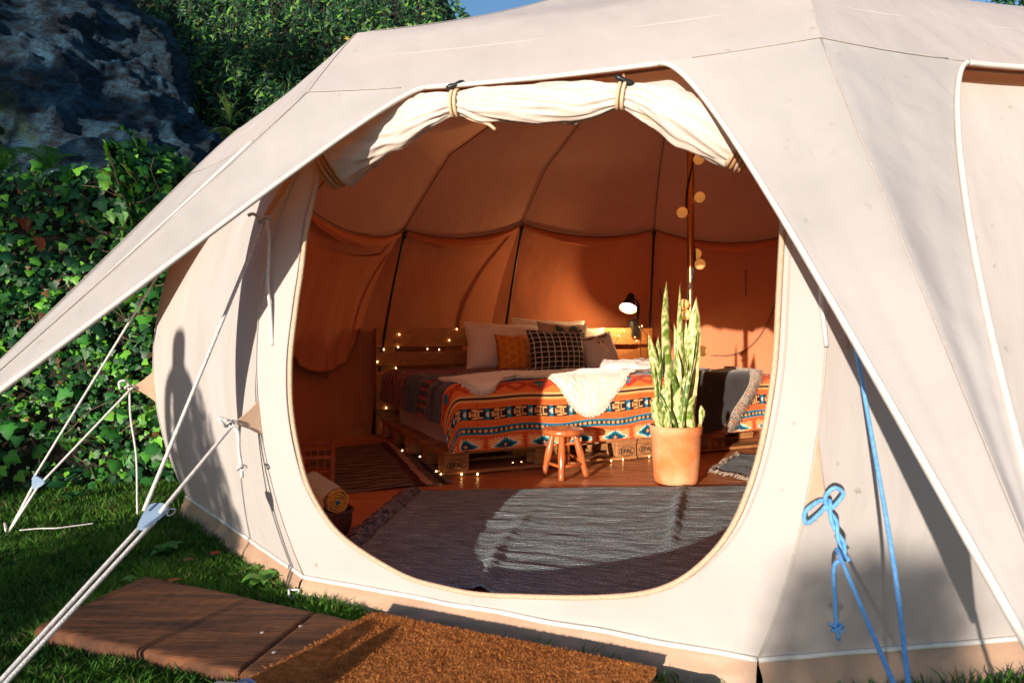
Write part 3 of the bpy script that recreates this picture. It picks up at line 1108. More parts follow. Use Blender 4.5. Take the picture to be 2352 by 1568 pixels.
def duvet_col(w, a):
    """the printed bands of the duvet: w metres up from the front hem, a metres along it"""
    c = np.empty(w.shape + (3,)); c[:] = ORANGE

    def setc(m, col):
        c[m] = col
    tri = lambda x, p: np.abs(((x / p) % 1.0) - .5) * 2
    # diamonds
    m = (w >= .0) & (w < .118)
    setc(m, TAN * .9 + ORANGE * .1)
    da = ((a + .09) % .27) - .135
    dw = w - .062
    edge = .108 + .012 * (np.floor(w / .009) % 2)
    setc(m & (np.abs(da) > edge), ORANGE * .6 + RED * .4)
    setc(m & (np.abs(da) > edge + .014), RED * .8 + ORANGE * .2)
    q = np.round(np.abs(da) / .008) * .008 / .088 + np.abs(dw) / .046
    setc(m & (q < 1.28), TAN * 1.05)
    setc(m & (q < 1.12), WHITE)
    setc(m & (q < .95), TEAL2)
    setc(m & (q < .68), NAVY * 1.2)
    setc(m & ((np.abs(da) < .014) & (np.abs(dw) < .004) | (np.abs(da) < .004) & (np.abs(dw) < .011)), TAN)
    setc(m & (w < .010), ORANGE * .8)
    m = (w >= .100) & (w < .137)
    setc(m & (w > .118 - .016 * (tri(a, .020) > .5)), RED * .6 + ORANGE * .4)
    setc((w >= .128) & (w < .137), ORANGE)
    setc((w >= .137) & (w < .184), TEAL)
    m = (w >= .149) & (w < .172)
    setc(m, DARK)
    dx = (a % .036) - .018
    dy = w - .1605
    setc(m & ((np.abs(dx) < .011) & (np.abs(dy) < .0036) | (np.abs(dx) < .0042) & (np.abs(dy) < .0095)), TAN)
    for lo, hi in ((.184, .226), (.300, .338)):
        m = (w >= lo) & (w < hi)
        tk = ((a % .026) < .007) & (np.abs((w - lo) / (hi - lo) - .5) < .42)
        tk2 = (((a + .013) % .026) < .007) & (np.abs((w - lo) / (hi - lo) - .5) < .25)
        setc(m & (tk | tk2), RED * .55 + ORANGE * .45)
    # the dark band with stepped T figures
    m = (w >= .226) & (w < .300)
    setc(m, DARK)
    x = (a % .150) / .150
    y = (w - .226) / .074
    setc(m & (x < .20), TEAL)
    setc(m & (x > .03) & (x < .13) & (np.abs(y - .5) < .10) | m & (x > .10) & (x < .17) & (np.abs(y - .5) < .24), WHITE)
    f = (x > .30) & (x < .36) & (np.abs(y - .5) < .24)
    f |= (x > .36) & (x < .56) & (np.abs(np.abs(y - .5) - .08) < .05)
    f |= (x > .40) & (x < .66) & (np.abs(y - .84) < .07) | (x > .40) & (x < .66) & (np.abs(y - .16) < .07)
    f |= (x > .56) & (x < .62) & (np.abs(y - .5) < .38)
    f |= (x > .68) & (x < .74) & (np.abs(y - .5) < .34) | (x > .68) & (x < .90) & (np.abs(np.abs(y - .5) - .28) < .06)
    setc(m & f, TAN)
    setc((w >= .338) & (w < .352), TAN)
    setc((w >= .352) & (w < .368), DARK)
    setc((w >= .368) & (w < .380), TAN)
    m = (w >= .380) & (w < .500)
    zz = np.abs((w - .44) - .035 * (tri(a, .34) * 2 - 1))
    setc(m & (zz < .016), RED)
    setc(m & (np.abs((w - .44) + .035 * (tri(a, .34) * 2 - 1)) < .014), RED * .8 + ORANGE * .2)
    da = (a % .34) - .17
    fig = (np.abs(da) < .010) & (np.abs(w - .44) < .03) | (np.abs(np.abs(da) - .022) < .008) & (np.abs(w - .452) < .020) | (np.abs(da) < .034) & (np.abs(w - .452) < .006)
    setc(m & fig, TEAL)
    setc((w >= .500) & (w < .515), DARK)
    # the top of the bed: darker geometric bands, running down the side
    m = (w >= .515) & (w < .66)
    setc(m, DARK)
    lam = np.abs(((w - .515) / .145) - tri(a, .16))
    setc(m & ((lam * 9 % 1.0) < .45), GREY * .8 + TEAL * .4)
    m = (w >= .66) & (w < .76)
    setc(m, MAROON)
    setc(m & (((w - .66) % .05) / .05 < tri(a, .05)), DARK)
    m = (w >= .76) & (w < .85)
    wob = .015 * np.sin(a * 30)
    setc(m, GREY * .55 + TEAL * .35)
    setc(m & ((tri(a + w, .06) * .5 + tri(w - a, .06) * .5) < .45), DARK)
    setc((w >= .835 + wob) & (w < .85 + wob), TAN * .35)
    m = (w >= .85 + wob) & (w < 1.06 + wob)
    setc(m, DARK)
    setc(m & ((a % .058) < .024), RED * .62)
    m = (w >= 1.06 + wob) & (w < 1.15)
    setc(m, GREY * .5 + TEAL * .3)
    setc(m & ((tri(a + w, .06) * .5 + tri(w - a, .06) * .5) < .45), DARK)
    m = (w >= 1.15) & (w < 1.42)
    setc(m, DARK)
    lam = np.abs(((w - 1.15) / .27) - tri(a, .26))
    setc(m & ((lam * 8 % 1.0) < .42), GREY * .6 + TEAL * .3)
    m = w >= 1.42
    setc(m, DARK)
    setc(m & (((w * .8 + .05 * (tri(a, .09))) % .07) < .030), RED * .62 + ORANGE * .16)
    return c


def drape(a, b, lift=0.0, rough=1.0):
    """cloth coordinates to the bed: flat on top, rolled over the edges, hanging down"""
    a = np.asarray(a, float); b = np.asarray(b, float)
    oa = np.where(a < A0, A0 - a, np.where(a > A1, a - A1, 0.0))
    sa = np.where(a < A0, -1.0, 1.0)
    ob = np.maximum(0, B0 - b)
    o = np.hypot(oa, ob) + 1e-9
    r = .085
    q = r * math.pi / 2
    out = np.where(o < q, r * np.sin(np.minimum(o, q) / r), r)
    drop = np.where(o < q, r * (1 - np.cos(np.minimum(o, q) / r)), r + (o - q))
    zt = TOPZ + .018 * np.sin(np.pi * np.clip((a - A0) / (A1 - A0), 0, 1)) + .012
    z = zt - drop
    floor = .158
    ex = np.maximum(0, floor - z)
    z = np.maximum(z, floor) + np.where(ex > 0, .014 * np.sin(ex * 60) ** 2, 0)
    flare = .10 * np.clip(drop - .05, 0, None) + ex * .55
    out = out + flare
    pa = np.clip(a, A0, A1) + sa * out * oa / o
    pb = np.clip(b, B0, 5) - out * ob / o
    X = BF[0] + pa * BU[0] + pb * BV[0]
    Y = BF[1] + pa * BU[1] + pb * BV[1]
    P = np.stack([X, Y, z], -1)
    nrm = np.stack([sa * oa / o * np.minimum(1, drop / r) * BU[0] - ob / o * np.minimum(1, drop / r) * BV[0],
                    sa * oa / o * np.minimum(1, drop / r) * BU[1] - ob / o * np.minimum(1, drop / r) * BV[1],
                    1 - np.minimum(1, drop / r) * .9], -1)
    nrm /= np.linalg.norm(nrm, axis=-1, keepdims=True)
    if rough:
        fl = P.reshape(-1, 3)
        aa, dd = a.ravel(), drop.ravel()
        k = np.array([.018 * noise.noise(Vector((p[0] * 3.1, p[1] * 3.1, p[2] * 3.1))) + .008 * noise.noise(Vector((p[0] * 9, p[1] * 9, p[2] * 6 + 5)))
                      + min(1.0, d * 4) * .012 * noise.noise(Vector((x * 7, 0.3, p[2] * 1.5))) for p, x, d in zip(fl, aa, dd)]).reshape(a.shape)
        P = P + nrm * (k * rough)[..., None]
    return P + nrm * np.asarray(lift)[..., None] if np.ndim(lift) else P + nrm * lift


DUVET = pmat('printed_cotton', (1, 1, 1), None, 90, 0.85, 0.25, 500, 0.002, attr=True, sheen=0.15, spec=0.2)


def build_duvet():
    aa = np.arange(-.20, 3.00, .0062)
    bb = np.concatenate([np.arange(-.455, .14, .0048), np.arange(.14, 1.72, .009)])
    Ag, Bg = np.meshgrid(aa, bb, indexing='ij')
    hemw = .012 * np.sin(aa * 5.0) + .01 * np.sin(aa * 13 + 1)
    P = drape(Ag, Bg + np.where(Bg < .1, hemw[:, None] * (.1 - Bg) / .55, 0))
    C = duvet_col(Bg + .455, Ag + .2)
    o = mesh('duvet', P.reshape(-1, 3), grid_faces(len(aa), len(bb)), DUVET, cols=C.reshape(-1, 3))
    tag(o, 'orange, teal and black geometric patterned duvet draped over the pallet bed', 'duvet')


build_duvet()

# sheepskin
FLEECE = pmat('sheepskin', (0.92, 0.86, 0.74), (0.84, 0.76, 0.62), 30, 0.95, 0.4, 130, 0.006, sheen=0.6, spec=0.1)


def build_sheepskin():
    poly = [(.20, .52), (.10, .40), (.08, .22), (.10, .04), (.18, -.06), (.30, -.055), (.37, .03), (.52, .12), (.68, .07), (.78, -.06), (.86, -.17),
            (.95, -.24), (1.05, -.245), (1.13, -.20), (1.22, -.10), (1.36, .02), (1.50, .16), (1.56, .34), (1.48, .50), (1.2, .56), (.85, .54), (.5, .56)]
    out = spline(poly, 260, True)
    c = A_(.80, .32)
    rows = 44
    V = []
    Aa, Bb, Lf = [], [], []
    for k, p in enumerate(out):
        rag = 1 + .012 * math.sin(k * 2.1) + .016 * nz(k * .21, 0, 0) + .006 * rnd.uniform(-1, 1)
        for j in range(rows):
            f = (j / (rows - 1)) ** .8
            q = c + (p - c) * f * (1 if f < .9 else (1 + (rag - 1) * (f - .9) * 10))
            Aa.append(q[0]); Bb.append(q[1])
            Lf.append(.024 * (1 - f ** 8) + .006 + .005 * nz(q[0] * 40, q[1] * 40, 0) + .003 * nz(q[0] * 120, q[1] * 120, 2))
    P = drape(np.array(Aa), np.array(Bb), np.array(Lf), .8)
    o = mesh('sheepskin', P, grid_faces(len(out), rows, True)[:, ::-1], FLEECE)
    tag(o, 'creamy white sheepskin spread across the duvet and hanging over its front', 'sheepskin')
    # wool: short locks standing out of the hide
    n = 26000
    Va, Fa = [], []
    k = nrg.integers(0, len(out), n); f = np.sqrt(nrg.random(n))
    f[: n // 4] = .96 + .05 * nrg.random(n // 4)
    pa = c[0] + (out[k, 0] - c[0]) * f; pb = c[1] + (out[k, 1] - c[1]) * f
    base = drape(pa, pb, .012, .8)
    tip = drape(pa + nrg.normal(0, .006, n), pb + nrg.normal(0, .006, n) - .004, .022, .8)
    side = np.cross(tip - base, nrg.normal(0, 1, (n, 3)))
    side /= np.linalg.norm(side, axis=1, keepdims=True) + 1e-9
    side *= .0022
    Vv = np.stack([base - side, base + side, tip], 1).reshape(-1, 3)
    w = mesh('wool', Vv, np.arange(3 * n).reshape(-1, 3), FLEECE, o)
    tag(w, kind='stuff')


build_sheepskin()

# the dark throw with a fringe
THROW = pmat('charcoal_wool', (0.020, 0.019, 0.018), (0.034, 0.031, 0.028), 40, 0.95, 0.5, 220, 0.004, sheen=0.25)
FRINGE = pmat('pale_fringe', (0.46, 0.38, 0.29), (0.30, 0.25, 0.20), 60, 0.9, 0.5, 200)


def build_throw():
    ns, nb = 40, 60
    Lf, Rt = [], []
    V = []
    fr = []
    for j in range(nb):
        b = .42 - j / (nb - 1) * .84
        t = np.clip((.14 - b) / .56, 0, 1)
        a1 = 2.56 - .47 * t
        a0 = 1.72 + .05 * t
        aa = np.linspace(a0, a1, ns)
        P = drape(aa, np.full(ns, b), .014, 1.0)
        V.append(P)
        fr.append((a1, b))
    V = np.array(V)
    o = mesh('throw_blanket', V.reshape(-1, 3), grid_faces(nb, ns), THROW)
    tag(o, 'charcoal throw blanket with a pale knotted fringe hanging over the bed beside the plant', 'blanket')
    geos = []
    for k in range(150):
        f = k / 149 * (nb - 1)
        i = int(f)
        a1, b = fr[i]
        for q in range(2):
            a = a1 + rnd.uniform(-.006, .006)
            L = rnd.uniform(.055, .085)
            pts = [(a, b), (a + L * .5, b - L * .30 + rnd.uniform(-.008, .008)), (a + L * .9, b - L * .75 + rnd.uniform(-.012, .012))]
            P = drape([p[0] for p in pts], [p[1] for p in pts], .018 + rnd.uniform(0, .012), 1.0)
            geos.append(tube_geo(P, [.0038, .0034, .0018], 4))
    V2, F2 = join(geos)
    tag(mesh('fringe', V2, F2, FRINGE, o), kind='stuff')
    ed = drape([p[0] for p in fr], [p[1] for p in fr], .018, 1.0)
    tube('border', ed, .007, FRINGE, o, 5)


build_throw()


# pillows
def pillow(label, px0, px1, y0, y1, b, th, colfn=None, mat=None, roll=0.0, lean=.28, n=56, yaw=0.0, seed=0, name='pillow', base_z=None):
    def a_of(px):
        k = (px - CX) / FPX
        o = BF + b * BV
        return (k * o[1] - o[0]) / (BU[0] - k * BU[1])
    aL, aR = a_of(px0), a_of(px1)
    am = (aL + aR) / 2
    o = BF + b * BV + am * BU
    d = o[1]
    zt = CAMH - (y0 - HZ) / FPX * d
    zb = CAMH - (y1 - HZ) / FPX * d
    hx = (aR - aL) / 2
    up = V3 * math.sin(lean) + Z3 * math.cos(lean)
    r = U3 * math.cos(yaw) + V3 * math.sin(yaw)
    nrm = np.cross(r, up)
    r, up = r * math.cos(roll) + up * math.sin(roll), up * math.cos(roll) - r * math.sin(roll)
    hy = (zt - zb) / 2 / math.cos(lean)
    c = np.append(o, (zt + zb) / 2)
    x = np.linspace(-1, 1, n)
    X, Y = np.meshgrid(x, x, indexing='ij')
    bx = X * (1 - .085 * (1 - Y ** 2) * np.abs(X) ** 3 - .01 * np.sin(Y * 7 + seed))
    by = Y * (1 - .085 * (1 - X ** 2) * np.abs(Y) ** 3 - .012 * np.sin(X * 8 + seed * 2))
    T = th * (np.clip(1 - X ** 2, 0, 1) * np.clip(1 - Y ** 2, 0, 1)) ** .42
    T = T * (1 - .12 * Y)
    wr = np.array([[.05 * nz(p * 2.6 + seed * 3.7, q * 2.6, seed) + .035 * nz(p * 6, q * 6 + seed, 1.0) * (abs(p) ** 3 + abs(q) ** 3) for q in x] for p in x])
    T2 = T + wr * th * (T / th) ** .5
    front = c + bx[..., None] * hx * r + by[..., None] * hy * up + T2[..., None] * nrm
    back = c + bx[..., None] * hx * r + by[..., None] * hy * up - T[..., None] * nrm * .8
    V = np.concatenate([front.reshape(-1, 3), back.reshape(-1, 3)])
    f = grid_faces(n, n)
    F = np.concatenate([f, f[:, ::-1] + n * n])
    cols = None
    if colfn is not None:
        cf = colfn(X, Y)
        cols = np.concatenate([cf.reshape(-1, 3), cf.reshape(-1, 3)])
    ob = mesh(name, V, F, mat, cols=cols)
    loop = np.concatenate([front[:, 0], front[-1, 1:], front[-2::-1, -1], front[0, -2:0:-1]])
    tube('seam', loop, .0035, mat if colfn is None else SEAMP, ob, 5, True)
    return tag(ob, label, 'pillow', 'pillows heaped against the headboard')


LINEN = pmat('white_linen', (0.88, 0.78, 0.72), (0.82, 0.71, 0.64), 10, 0.9, 0.35, 60, 0.006, sheen=0.2)
COTTON = pmat('pillow_print', (1, 1, 1), None, 30, 0.85, 0.3, 160, 0.004, attr=True, sheen=0.2)
MUSTARD = pmat('mustard_velvet', (0.55, 0.26, 0.03), (0.46, 0.20, 0.02), 20, 0.8, 0.3, 120, 0.004, sheen=0.4)
SEAMP = pmat('pillow_piping', (0.10, 0.07, 0.05), (0.12, 0.08, 0.06), 20, 0.9, 0.0)


def col_grid(X, Y):
    c = np.empty(X.shape + (3,)); c[:] = (.012, .012, .012)
    for G in (X, Y):
        c[np.abs(((G * 1.02 + 1.06) % .226) - .113) < .0135] = (.78, .70, .62)
    return c


def col_orange(X, Y):
    c = np.empty(X.shape + (3,)); c[:] = (.62, .19, .018)
    for th in (0, math.pi / 3, -math.pi / 3):
        k = X * math.cos(th) + Y * math.sin(th)
        c[np.abs((k % .36) - .18) < .014] = (.80, .36, .06)
    xs = X / .4157
    for i in range(-3, 4):
        for j in range(-3, 4):
            cx = .36 * i; cy = .4157 * j + (.2078 if i % 2 else 0)
            c[np.hypot(X - cx + .18, Y - cy) < .042] = (.80, .38, .08)
    return c


def col_skull(X, Y):
    """grey-white cover with a printed animal skull"""
    c = np.empty(X.shape + (3,)); c[:] = (.66, .60, .60)
    x = X - .12 + (Y - .2) * .30
    t = (.75 - Y) / 1.25                                   # 0 at the brow, 1 at the muzzle
    w = np.where(t < .25, .10 + .5 * np.clip(t, 0, 1), .22 - .19 * np.clip((t - .25) / .75, 0, 1) ** .7)
    inside = (t > 0) & (t < 1) & (np.abs(x) < w)
    c[inside] = (.80, .70, .58)
    c[inside & (np.abs(np.abs(x) - .12) < .045) & (np.abs(t - .22) < .06)] = (.12, .06, .05)
    c[inside & (np.abs(x) < .016) & (t > .7)] = (.3, .2, .16)
    c[inside & (t < .13)] = (.62, .34, .24)
    horn = (np.abs(t + .02 + .5 * (np.abs(x) - .35) ** 2) < .055) & (np.abs(x) > .10) & (np.abs(x) < .75)
    c[horn] = (.20, .14, .12)
    return c


def col_leaf(X, Y):
    c = np.empty(X.shape + (3,)); c[:] = (.50, .36, .25)
    for (cx, cy, an, L) in ((-.2, .55, .5, .42), (.25, .62, -.4, .45), (.5, .35, -.9, .4), (0, .1, .1, .5), (-.5, .2, .9, .4)):
        dx, dy = X - cx, Y - cy
        k, l = dx * math.cos(an) + dy * math.sin(an), -dx * math.sin(an) + dy * math.cos(an)
        c[np.abs(k) < .17 * np.clip(1 - (l / L) ** 2, 0, 1)] = (.05, .12, .11)
    return c


def build_pillows():
    pillow('large plain white pillow at the left end of the row, leaning on the headboard', 1067, 1250, 741, 853, 1.50, .12, mat=LINEN, lean=.2, seed=1, roll=-.03)
    pillow('plain white pillow rising behind the beige and black checked ones', 1175, 1345, 733, 850, 1.62, .11, mat=LINEN, lean=.15, seed=2, roll=-.04)
    pillow('flat white pillow at the back, beside the bare right end of the headboard', 1285, 1390, 752, 845, 1.62, .07, mat=LINEN, lean=.12, seed=8, roll=-.02)
    pillow('beige pillow printed with dark green leaves, peeking over the black checked one', 1236, 1352, 742, 850, 1.42, .09, col_leaf, COTTON, lean=.2, seed=3, n=70, roll=-.05)
    pillow('small orange pillow with a fine star lattice print', 1140, 1227, 768, 858, 1.25, .095, col_orange, COTTON, lean=.22, seed=4, n=110)
    pillow('plain mustard pillow tucked behind the skull printed one', 1345, 1412, 768, 850, 1.40, .08, mat=MUSTARD, lean=.25, seed=7, roll=.16)
    pillow('pale grey pillow printed with an animal skull, slumped to the right', 1332, 1416, 768, 857, 1.22, .10, col_skull, COTTON, lean=.3, seed=6, n=110, roll=.17)
    pillow('black pillow with a thin white grid of squares in front of the row', 1214, 1342, 758, 860, 1.10, .11, col_grid, COTTON, lean=.2, seed=5, n=150)


build_pillows()

# bedding left on the right half of the bed
PRINT = pmat('black_white_print', (1, 1, 1), None, 30, 0.85, 0.3, 160, 0.004, attr=True)


def cloth_heap(name, label, cat, am, bm, ha, hb, h, mat, colfn=None, seed=0, rot=0.0):
    n = 50
    x = np.linspace(-1, 1, n)
    X, Y = np.meshgrid(x, x, indexing='ij')
    sx = X * np.sqrt(np.clip(1 - Y ** 2 / 2.4, 0, 1)); sy = Y * np.sqrt(np.clip(1 - X ** 2 / 2.4, 0, 1))
    a = am + ha * (sx * math.cos(rot) - sy * math.sin(rot)); b = bm + hb * (sy * math.cos(rot) + sx * math.sin(rot) * .4)
    k = np.array([[nz(p * 1.7 + seed, q * 2.6, seed * 2.0) * .5 + .25 * nz(p * 4, q * 5, seed) for q in x] for p in x])
    L = h * (np.clip(1 - X ** 4, 0, 1) * np.clip(1 - Y ** 4, 0, 1)) ** .35 * (.75 + k) + .006
    P = drape(a, b, L, 1.0)
    Bk = drape(a, b, np.full_like(L, .004), 1.0)
    V = np.concatenate([P.reshape(-1, 3), Bk.reshape(-1, 3)])
    f = grid_faces(n, n)
    cols = None
    if colfn is not None:
        cf = colfn(X, Y); cols = np.concatenate([cf.reshape(-1, 3)] * 2)
    o = mesh(name, V, np.concatenate([f, f[:, ::-1] + n * n]), mat, cols=cols)
    return tag(o, label, cat)


def col_print(X, Y):
    c = np.empty(X.shape + (3,)); c[:] = (.70, .64, .58)
    c[((X * 3 + Y * 5) % 1.3) < .55] = (.02, .02, .02)
    c[((X * 5 - Y * 3) % 1.7) < .3] = (.35, .40, .42)
    c[((X * 4 + Y * 2 + 1) % 2.3) < .3] = (.60, .10, .03)
    return c


cloth_heap('folded_cloth', 'black and white printed cloth lying flat on the bed under the white one', 'cloth', 1.78, .52, .34, .18, .014, PRINT, col_print, 2)
cloth_heap('folded_cloth', 'white folded cloth lying on the bed left of the snake plant', 'cloth', 1.80, .68, .26, .20, .075, LINEN, None, 4)
TOWEL = pmat('grey_brown_towel', (0.26, 0.19, 0.16), (0.32, 0.24, 0.20), 16, 0.95, 0.5, 120, 0.008, sheen=0.3)
cloth_heap('crumpled_towel', 'grey brown towel crumpled on the bed behind the charcoal throw', 'towel', 2.25, .95, .20, .18, .085, TOWEL, None, 9)
# ------------------------------------------------------------------ indoors: lamp and lights
LAMPGLOW = emit_mat('lamp_glow', (1.0, 0.93, 0.80), 9.0)
FAIRY = emit_mat('fairy_glow', (1.0, 0.58, 0.22), 5.5)
WIRE = pmat('copper_wire', (0.35, 0.18, 0.08), (0.42, 0.22, 0.10), 30, 0.4, 0.0, metal=0.6)
HB0 = bed(0, 2 * PD + .03, 0)          # front plane of the headboard


def build_lamp():
    D = 6.80
    base = ray_plane(1450, 757, HB0 + V3 * .06, V3)
    root = thing('clip_lamp', 'black clip-on reading lamp, lit, gripping the top of the headboard', 'lamp', tuple(base))
    k = D / FPX
    V, F = box_geo(base + A_(0, -.0, -.02) - V3 * .075, U3, V3, Z3, .045, .016, .050, .012)
    V2, F2 = box_geo(base + A_(0, 0, .055) - V3 * .03, U3, V3, Z3, .050, .045, .048, .02)
    V3_, F3 = box_geo(base + V3 * .10 + A_(0, 0, -.02), U3, V3, Z3, .04, .012, .05, .01)
    V, F = join([(V, F), (V2, F2), (V3_, F3)])
    mesh('clamp', V, F, BLACK, root, False)
    hd = atd(1447, 694, D - .10)
    arm = spline([base + A_(.045, -.03, .08), base + A_(.065, -.035, .18), base + A_(.060, -.05, .27), hd + A_(.035, .0, .03), hd + A_(0, 0, .04)], 24)
    tube('gooseneck', arm, .014, BLACK, root, 10)
    ax = A_(-.28, -.52, -.80); ax /= np.linalg.norm(ax)
    prof = [(.001, -.075), (.030, -.070), (.042, -.045), (.044, -.01), (.055, .03), (.080, .085), (.090, .105), (.0865, .1045), (.076, .083), (.05, .03), (.038, -.01), (.001, -.01)]
    V, F = lathe_geo(prof, hd + A_(0, 0, .02), 28, ax)
    sh = mesh('lamp_shade', V, F, BLACK, root)
    V, F = lathe_geo([(.0005, .088), (.05, .087), (.072, .080), (.072, .078), (.05, .07), (.0005, .06)], hd + A_(0, 0, .02), 24, ax)
    mesh('bulb', V, F, LAMPGLOW, sh)
    L = bpy.data.lights.new('lamp_light', 'POINT')
    L.energy = 18.0; L.color = (1.0, .60, .28); L.shadow_soft_size = .03
    lo = bpy.data.objects.new('lamp_light', L)
    COL.objects.link(lo); lo.parent = root
    lo.matrix_parent_inverse = WINV(root)
    lo.location = hd + A_(0, 0, .02) + ax * .13
    cord = spline([base + A_(.05, -.06, .06), base + A_(.075, -.12, .0), base + A_(.07, -.13, -.18), base + A_(.085, -.13, -.36)], 20)
    tube('cord', cord, .004, BLACK, root, 5)


build_lamp()


def src(z0x, z0y, sc, pts):
    return [((z0x + x / sc) * .57422, (z0y + y / sc) * .57422) for x, y in pts]


def fairy(label, pts3, orders, glow_r=.0070, skip=()):
    """thin copper wire with tiny warm bulbs"""
    root = thing('fairy_lights', label, 'fairy lights', tuple(pts3[0]), 0, 'fairy light strings about the bed')
    for od in orders:
        P = np.array([pts3[k] for k in od])
        path = []
        for k in range(len(P) - 1):
            m = (P[k] + P[k + 1]) / 2 + A_(0, 0, -.06 * np.linalg.norm(P[k + 1] - P[k]))
            path += [P[k], m]
        path.append(P[-1])
        tube('wire', spline(path, len(path) * 6), .0018, WIRE, root, 4)
    V, F = sphere_geo((0, 0, 0), glow_r, 8, 6)
    me = None
    for q, p in enumerate(pts3):
        if q in skip:
            continue
        if me is None:
            o = mesh('bulb', V, F, FAIRY)
            me = o.data
        else:
            o = bpy.data.objects.new('bulb', me); COL.objects.link(o)
        o.parent = root
        o.matrix_parent_inverse = WINV(root)
        o.location = p
        o.scale = (.8, .8, 1.2)
    return root


def build_fairy():
    n = V3
    p0 = HB0 - V3 * .014
    hb = [ray_plane(x, y, p0, n) for x, y in src(1100, 1150, 2.0909, [(1143, 345), (1040, 392), (1030, 497), (910, 517), (857, 620), (1010, 672), (975, 803), (962, 904), (930, 1005), (915, 1100), (918, 1156)])]
    fairy('fairy lights trailing down the shaded left end of the headboard', hb, [list(range(11))], skip=(0, 9))
    hb = [ray_plane(x, y, p0, n) for x, y in src(1100, 1150, 2.0909, [(1555, 330), (1520, 347), (1458, 440), (1373, 517), (1275, 513), (1247, 706), (1162, 736), (1112, 803)])]
    fairy('fairy lights slanting across the headboard gap left of the big white pillow', hb, [[0, 1, 2, 3, 4], [5, 6, 7]], .006, (0, 5, 6, 7))
    hb = [ray_plane(x, y, p0, n) for x, y in src(2350, 1100, 3.92, [(545, 850), (570, 875), (495, 950), (385, 1100), (655, 1105), (770, 1030), (745, 967), (815, 812), (852, 797), (825, 1365), (985, 1280)])]
    fairy('fairy lights looped around the clip lamp on the sunlit headboard', hb, [[0, 1, 2, 3], [4, 5, 6, 7, 8], [9, 10]], .0065, (0, 4, 10))
    fl = src(1200, 1700, 2.94, [(1203, 300), (1305, 322), (1410, 372), (1603, 545), (1657, 580), (1900, 575), (2088, 574)]) + \
        src(1400, 1250, 1.809, [(983, 1122), (1108, 1112), (1178, 1090), (1240, 1084)])
    P = [at(x, y, .012) for x, y in fl]
    fairy('fairy lights lying on the floor at the left corner of the pallets', P, [[0, 1, 2, 3, 4, 5, 6], [7, 8, 9, 10]])
    fl = src(1400, 1250, 1.809, [(1650, 1064), (1776, 1064), (1815, 1060), (1890, 1070), (1975, 1062), (2165, 1040)])
    P = [at(x, y, .012) for x, y in fl]
    fairy('fairy lights lying on the sunlit floor between the stool and the plant pot', P, [list(range(6))], .0065, (2,))


build_fairy()

GLOBE_M = None


def globe_mat():
    m, nt, out = new_mat('amber_globe')
    b = N(nt, 'BsdfPrincipled', i_Roughness=0.12)
    b.inputs['Base Color'].default_value = (0.86, 0.50, 0.20, 1)
    b.inputs['Subsurface Weight'].default_value = 0.0
    b.inputs['Emission Color'].default_value = (1.0, 0.45, 0.10, 1)
    b.inputs['Emission Strength'].default_value = 0.14
    nt.links.new(b.outputs[0], out.inputs['Surface'])
    return m


def build_globes():
    root = thing('globe_string_light', 'string of amber globe bulbs wound round the centre pole', 'string light', (1.125, 4.3, 0))
    gm = globe_mat()
    pts = [(1606, 322), (1605, 366), (1607, 453), (1567, 488), (1599, 583), (1608, 607), (1571, 699), (1577, 723), (1613, 806), (1592, 770)]
    P = []
    for k, (x, y) in enumerate(pts):
        P.append(atd(x, y, 4.26 if k not in (4, 9) else 4.34))
    V, F = sphere_geo((0, 0, 0), .034, 20, 14)
    me = None
    for p in P:
        if me is None:
            o = mesh('globe', V, F, gm); me = o.data
        else:
            o = bpy.data.objects.new('globe', me); COL.objects.link(o)
        o.parent = root; o.matrix_parent_inverse = WINV(root); o.location = p
        k = A_(1.125, 4.3, p[2] + .02) - p
        q = p + k / np.linalg.norm(k) * .042
        tube('socket', [p + (q - p) * .75, q], .010, BLACK, root, 8)
    zs = np.linspace(2.35, .75, 90)
    tube('cord', [(1.125 + .027 * math.cos(z * 9), 4.30 + .027 * math.sin(z * 9), z) for z in zs], .006, BLACK, root, 5)


build_globes()

# ------------------------------------------------------------------ snake plant
CLAY = pmat('terracotta', (0.66, 0.21, 0.06), (0.80, 0.42, 0.22), 4.5, 0.75, 0.3, 60, 0.004, lo=.42, hi=.68)
SNAKE = pmat('snake_plant_leaf', (1, 1, 1), None, 20, 0.42, 0.15, 60, 0.002, attr=True, spec=0.5, transl=0.10)
SOIL = pmat('potting_soil', (0.03, 0.02, 0.014), (0.06, 0.04, 0.03), 30, 0.95, 0.9, 60, 0.02)


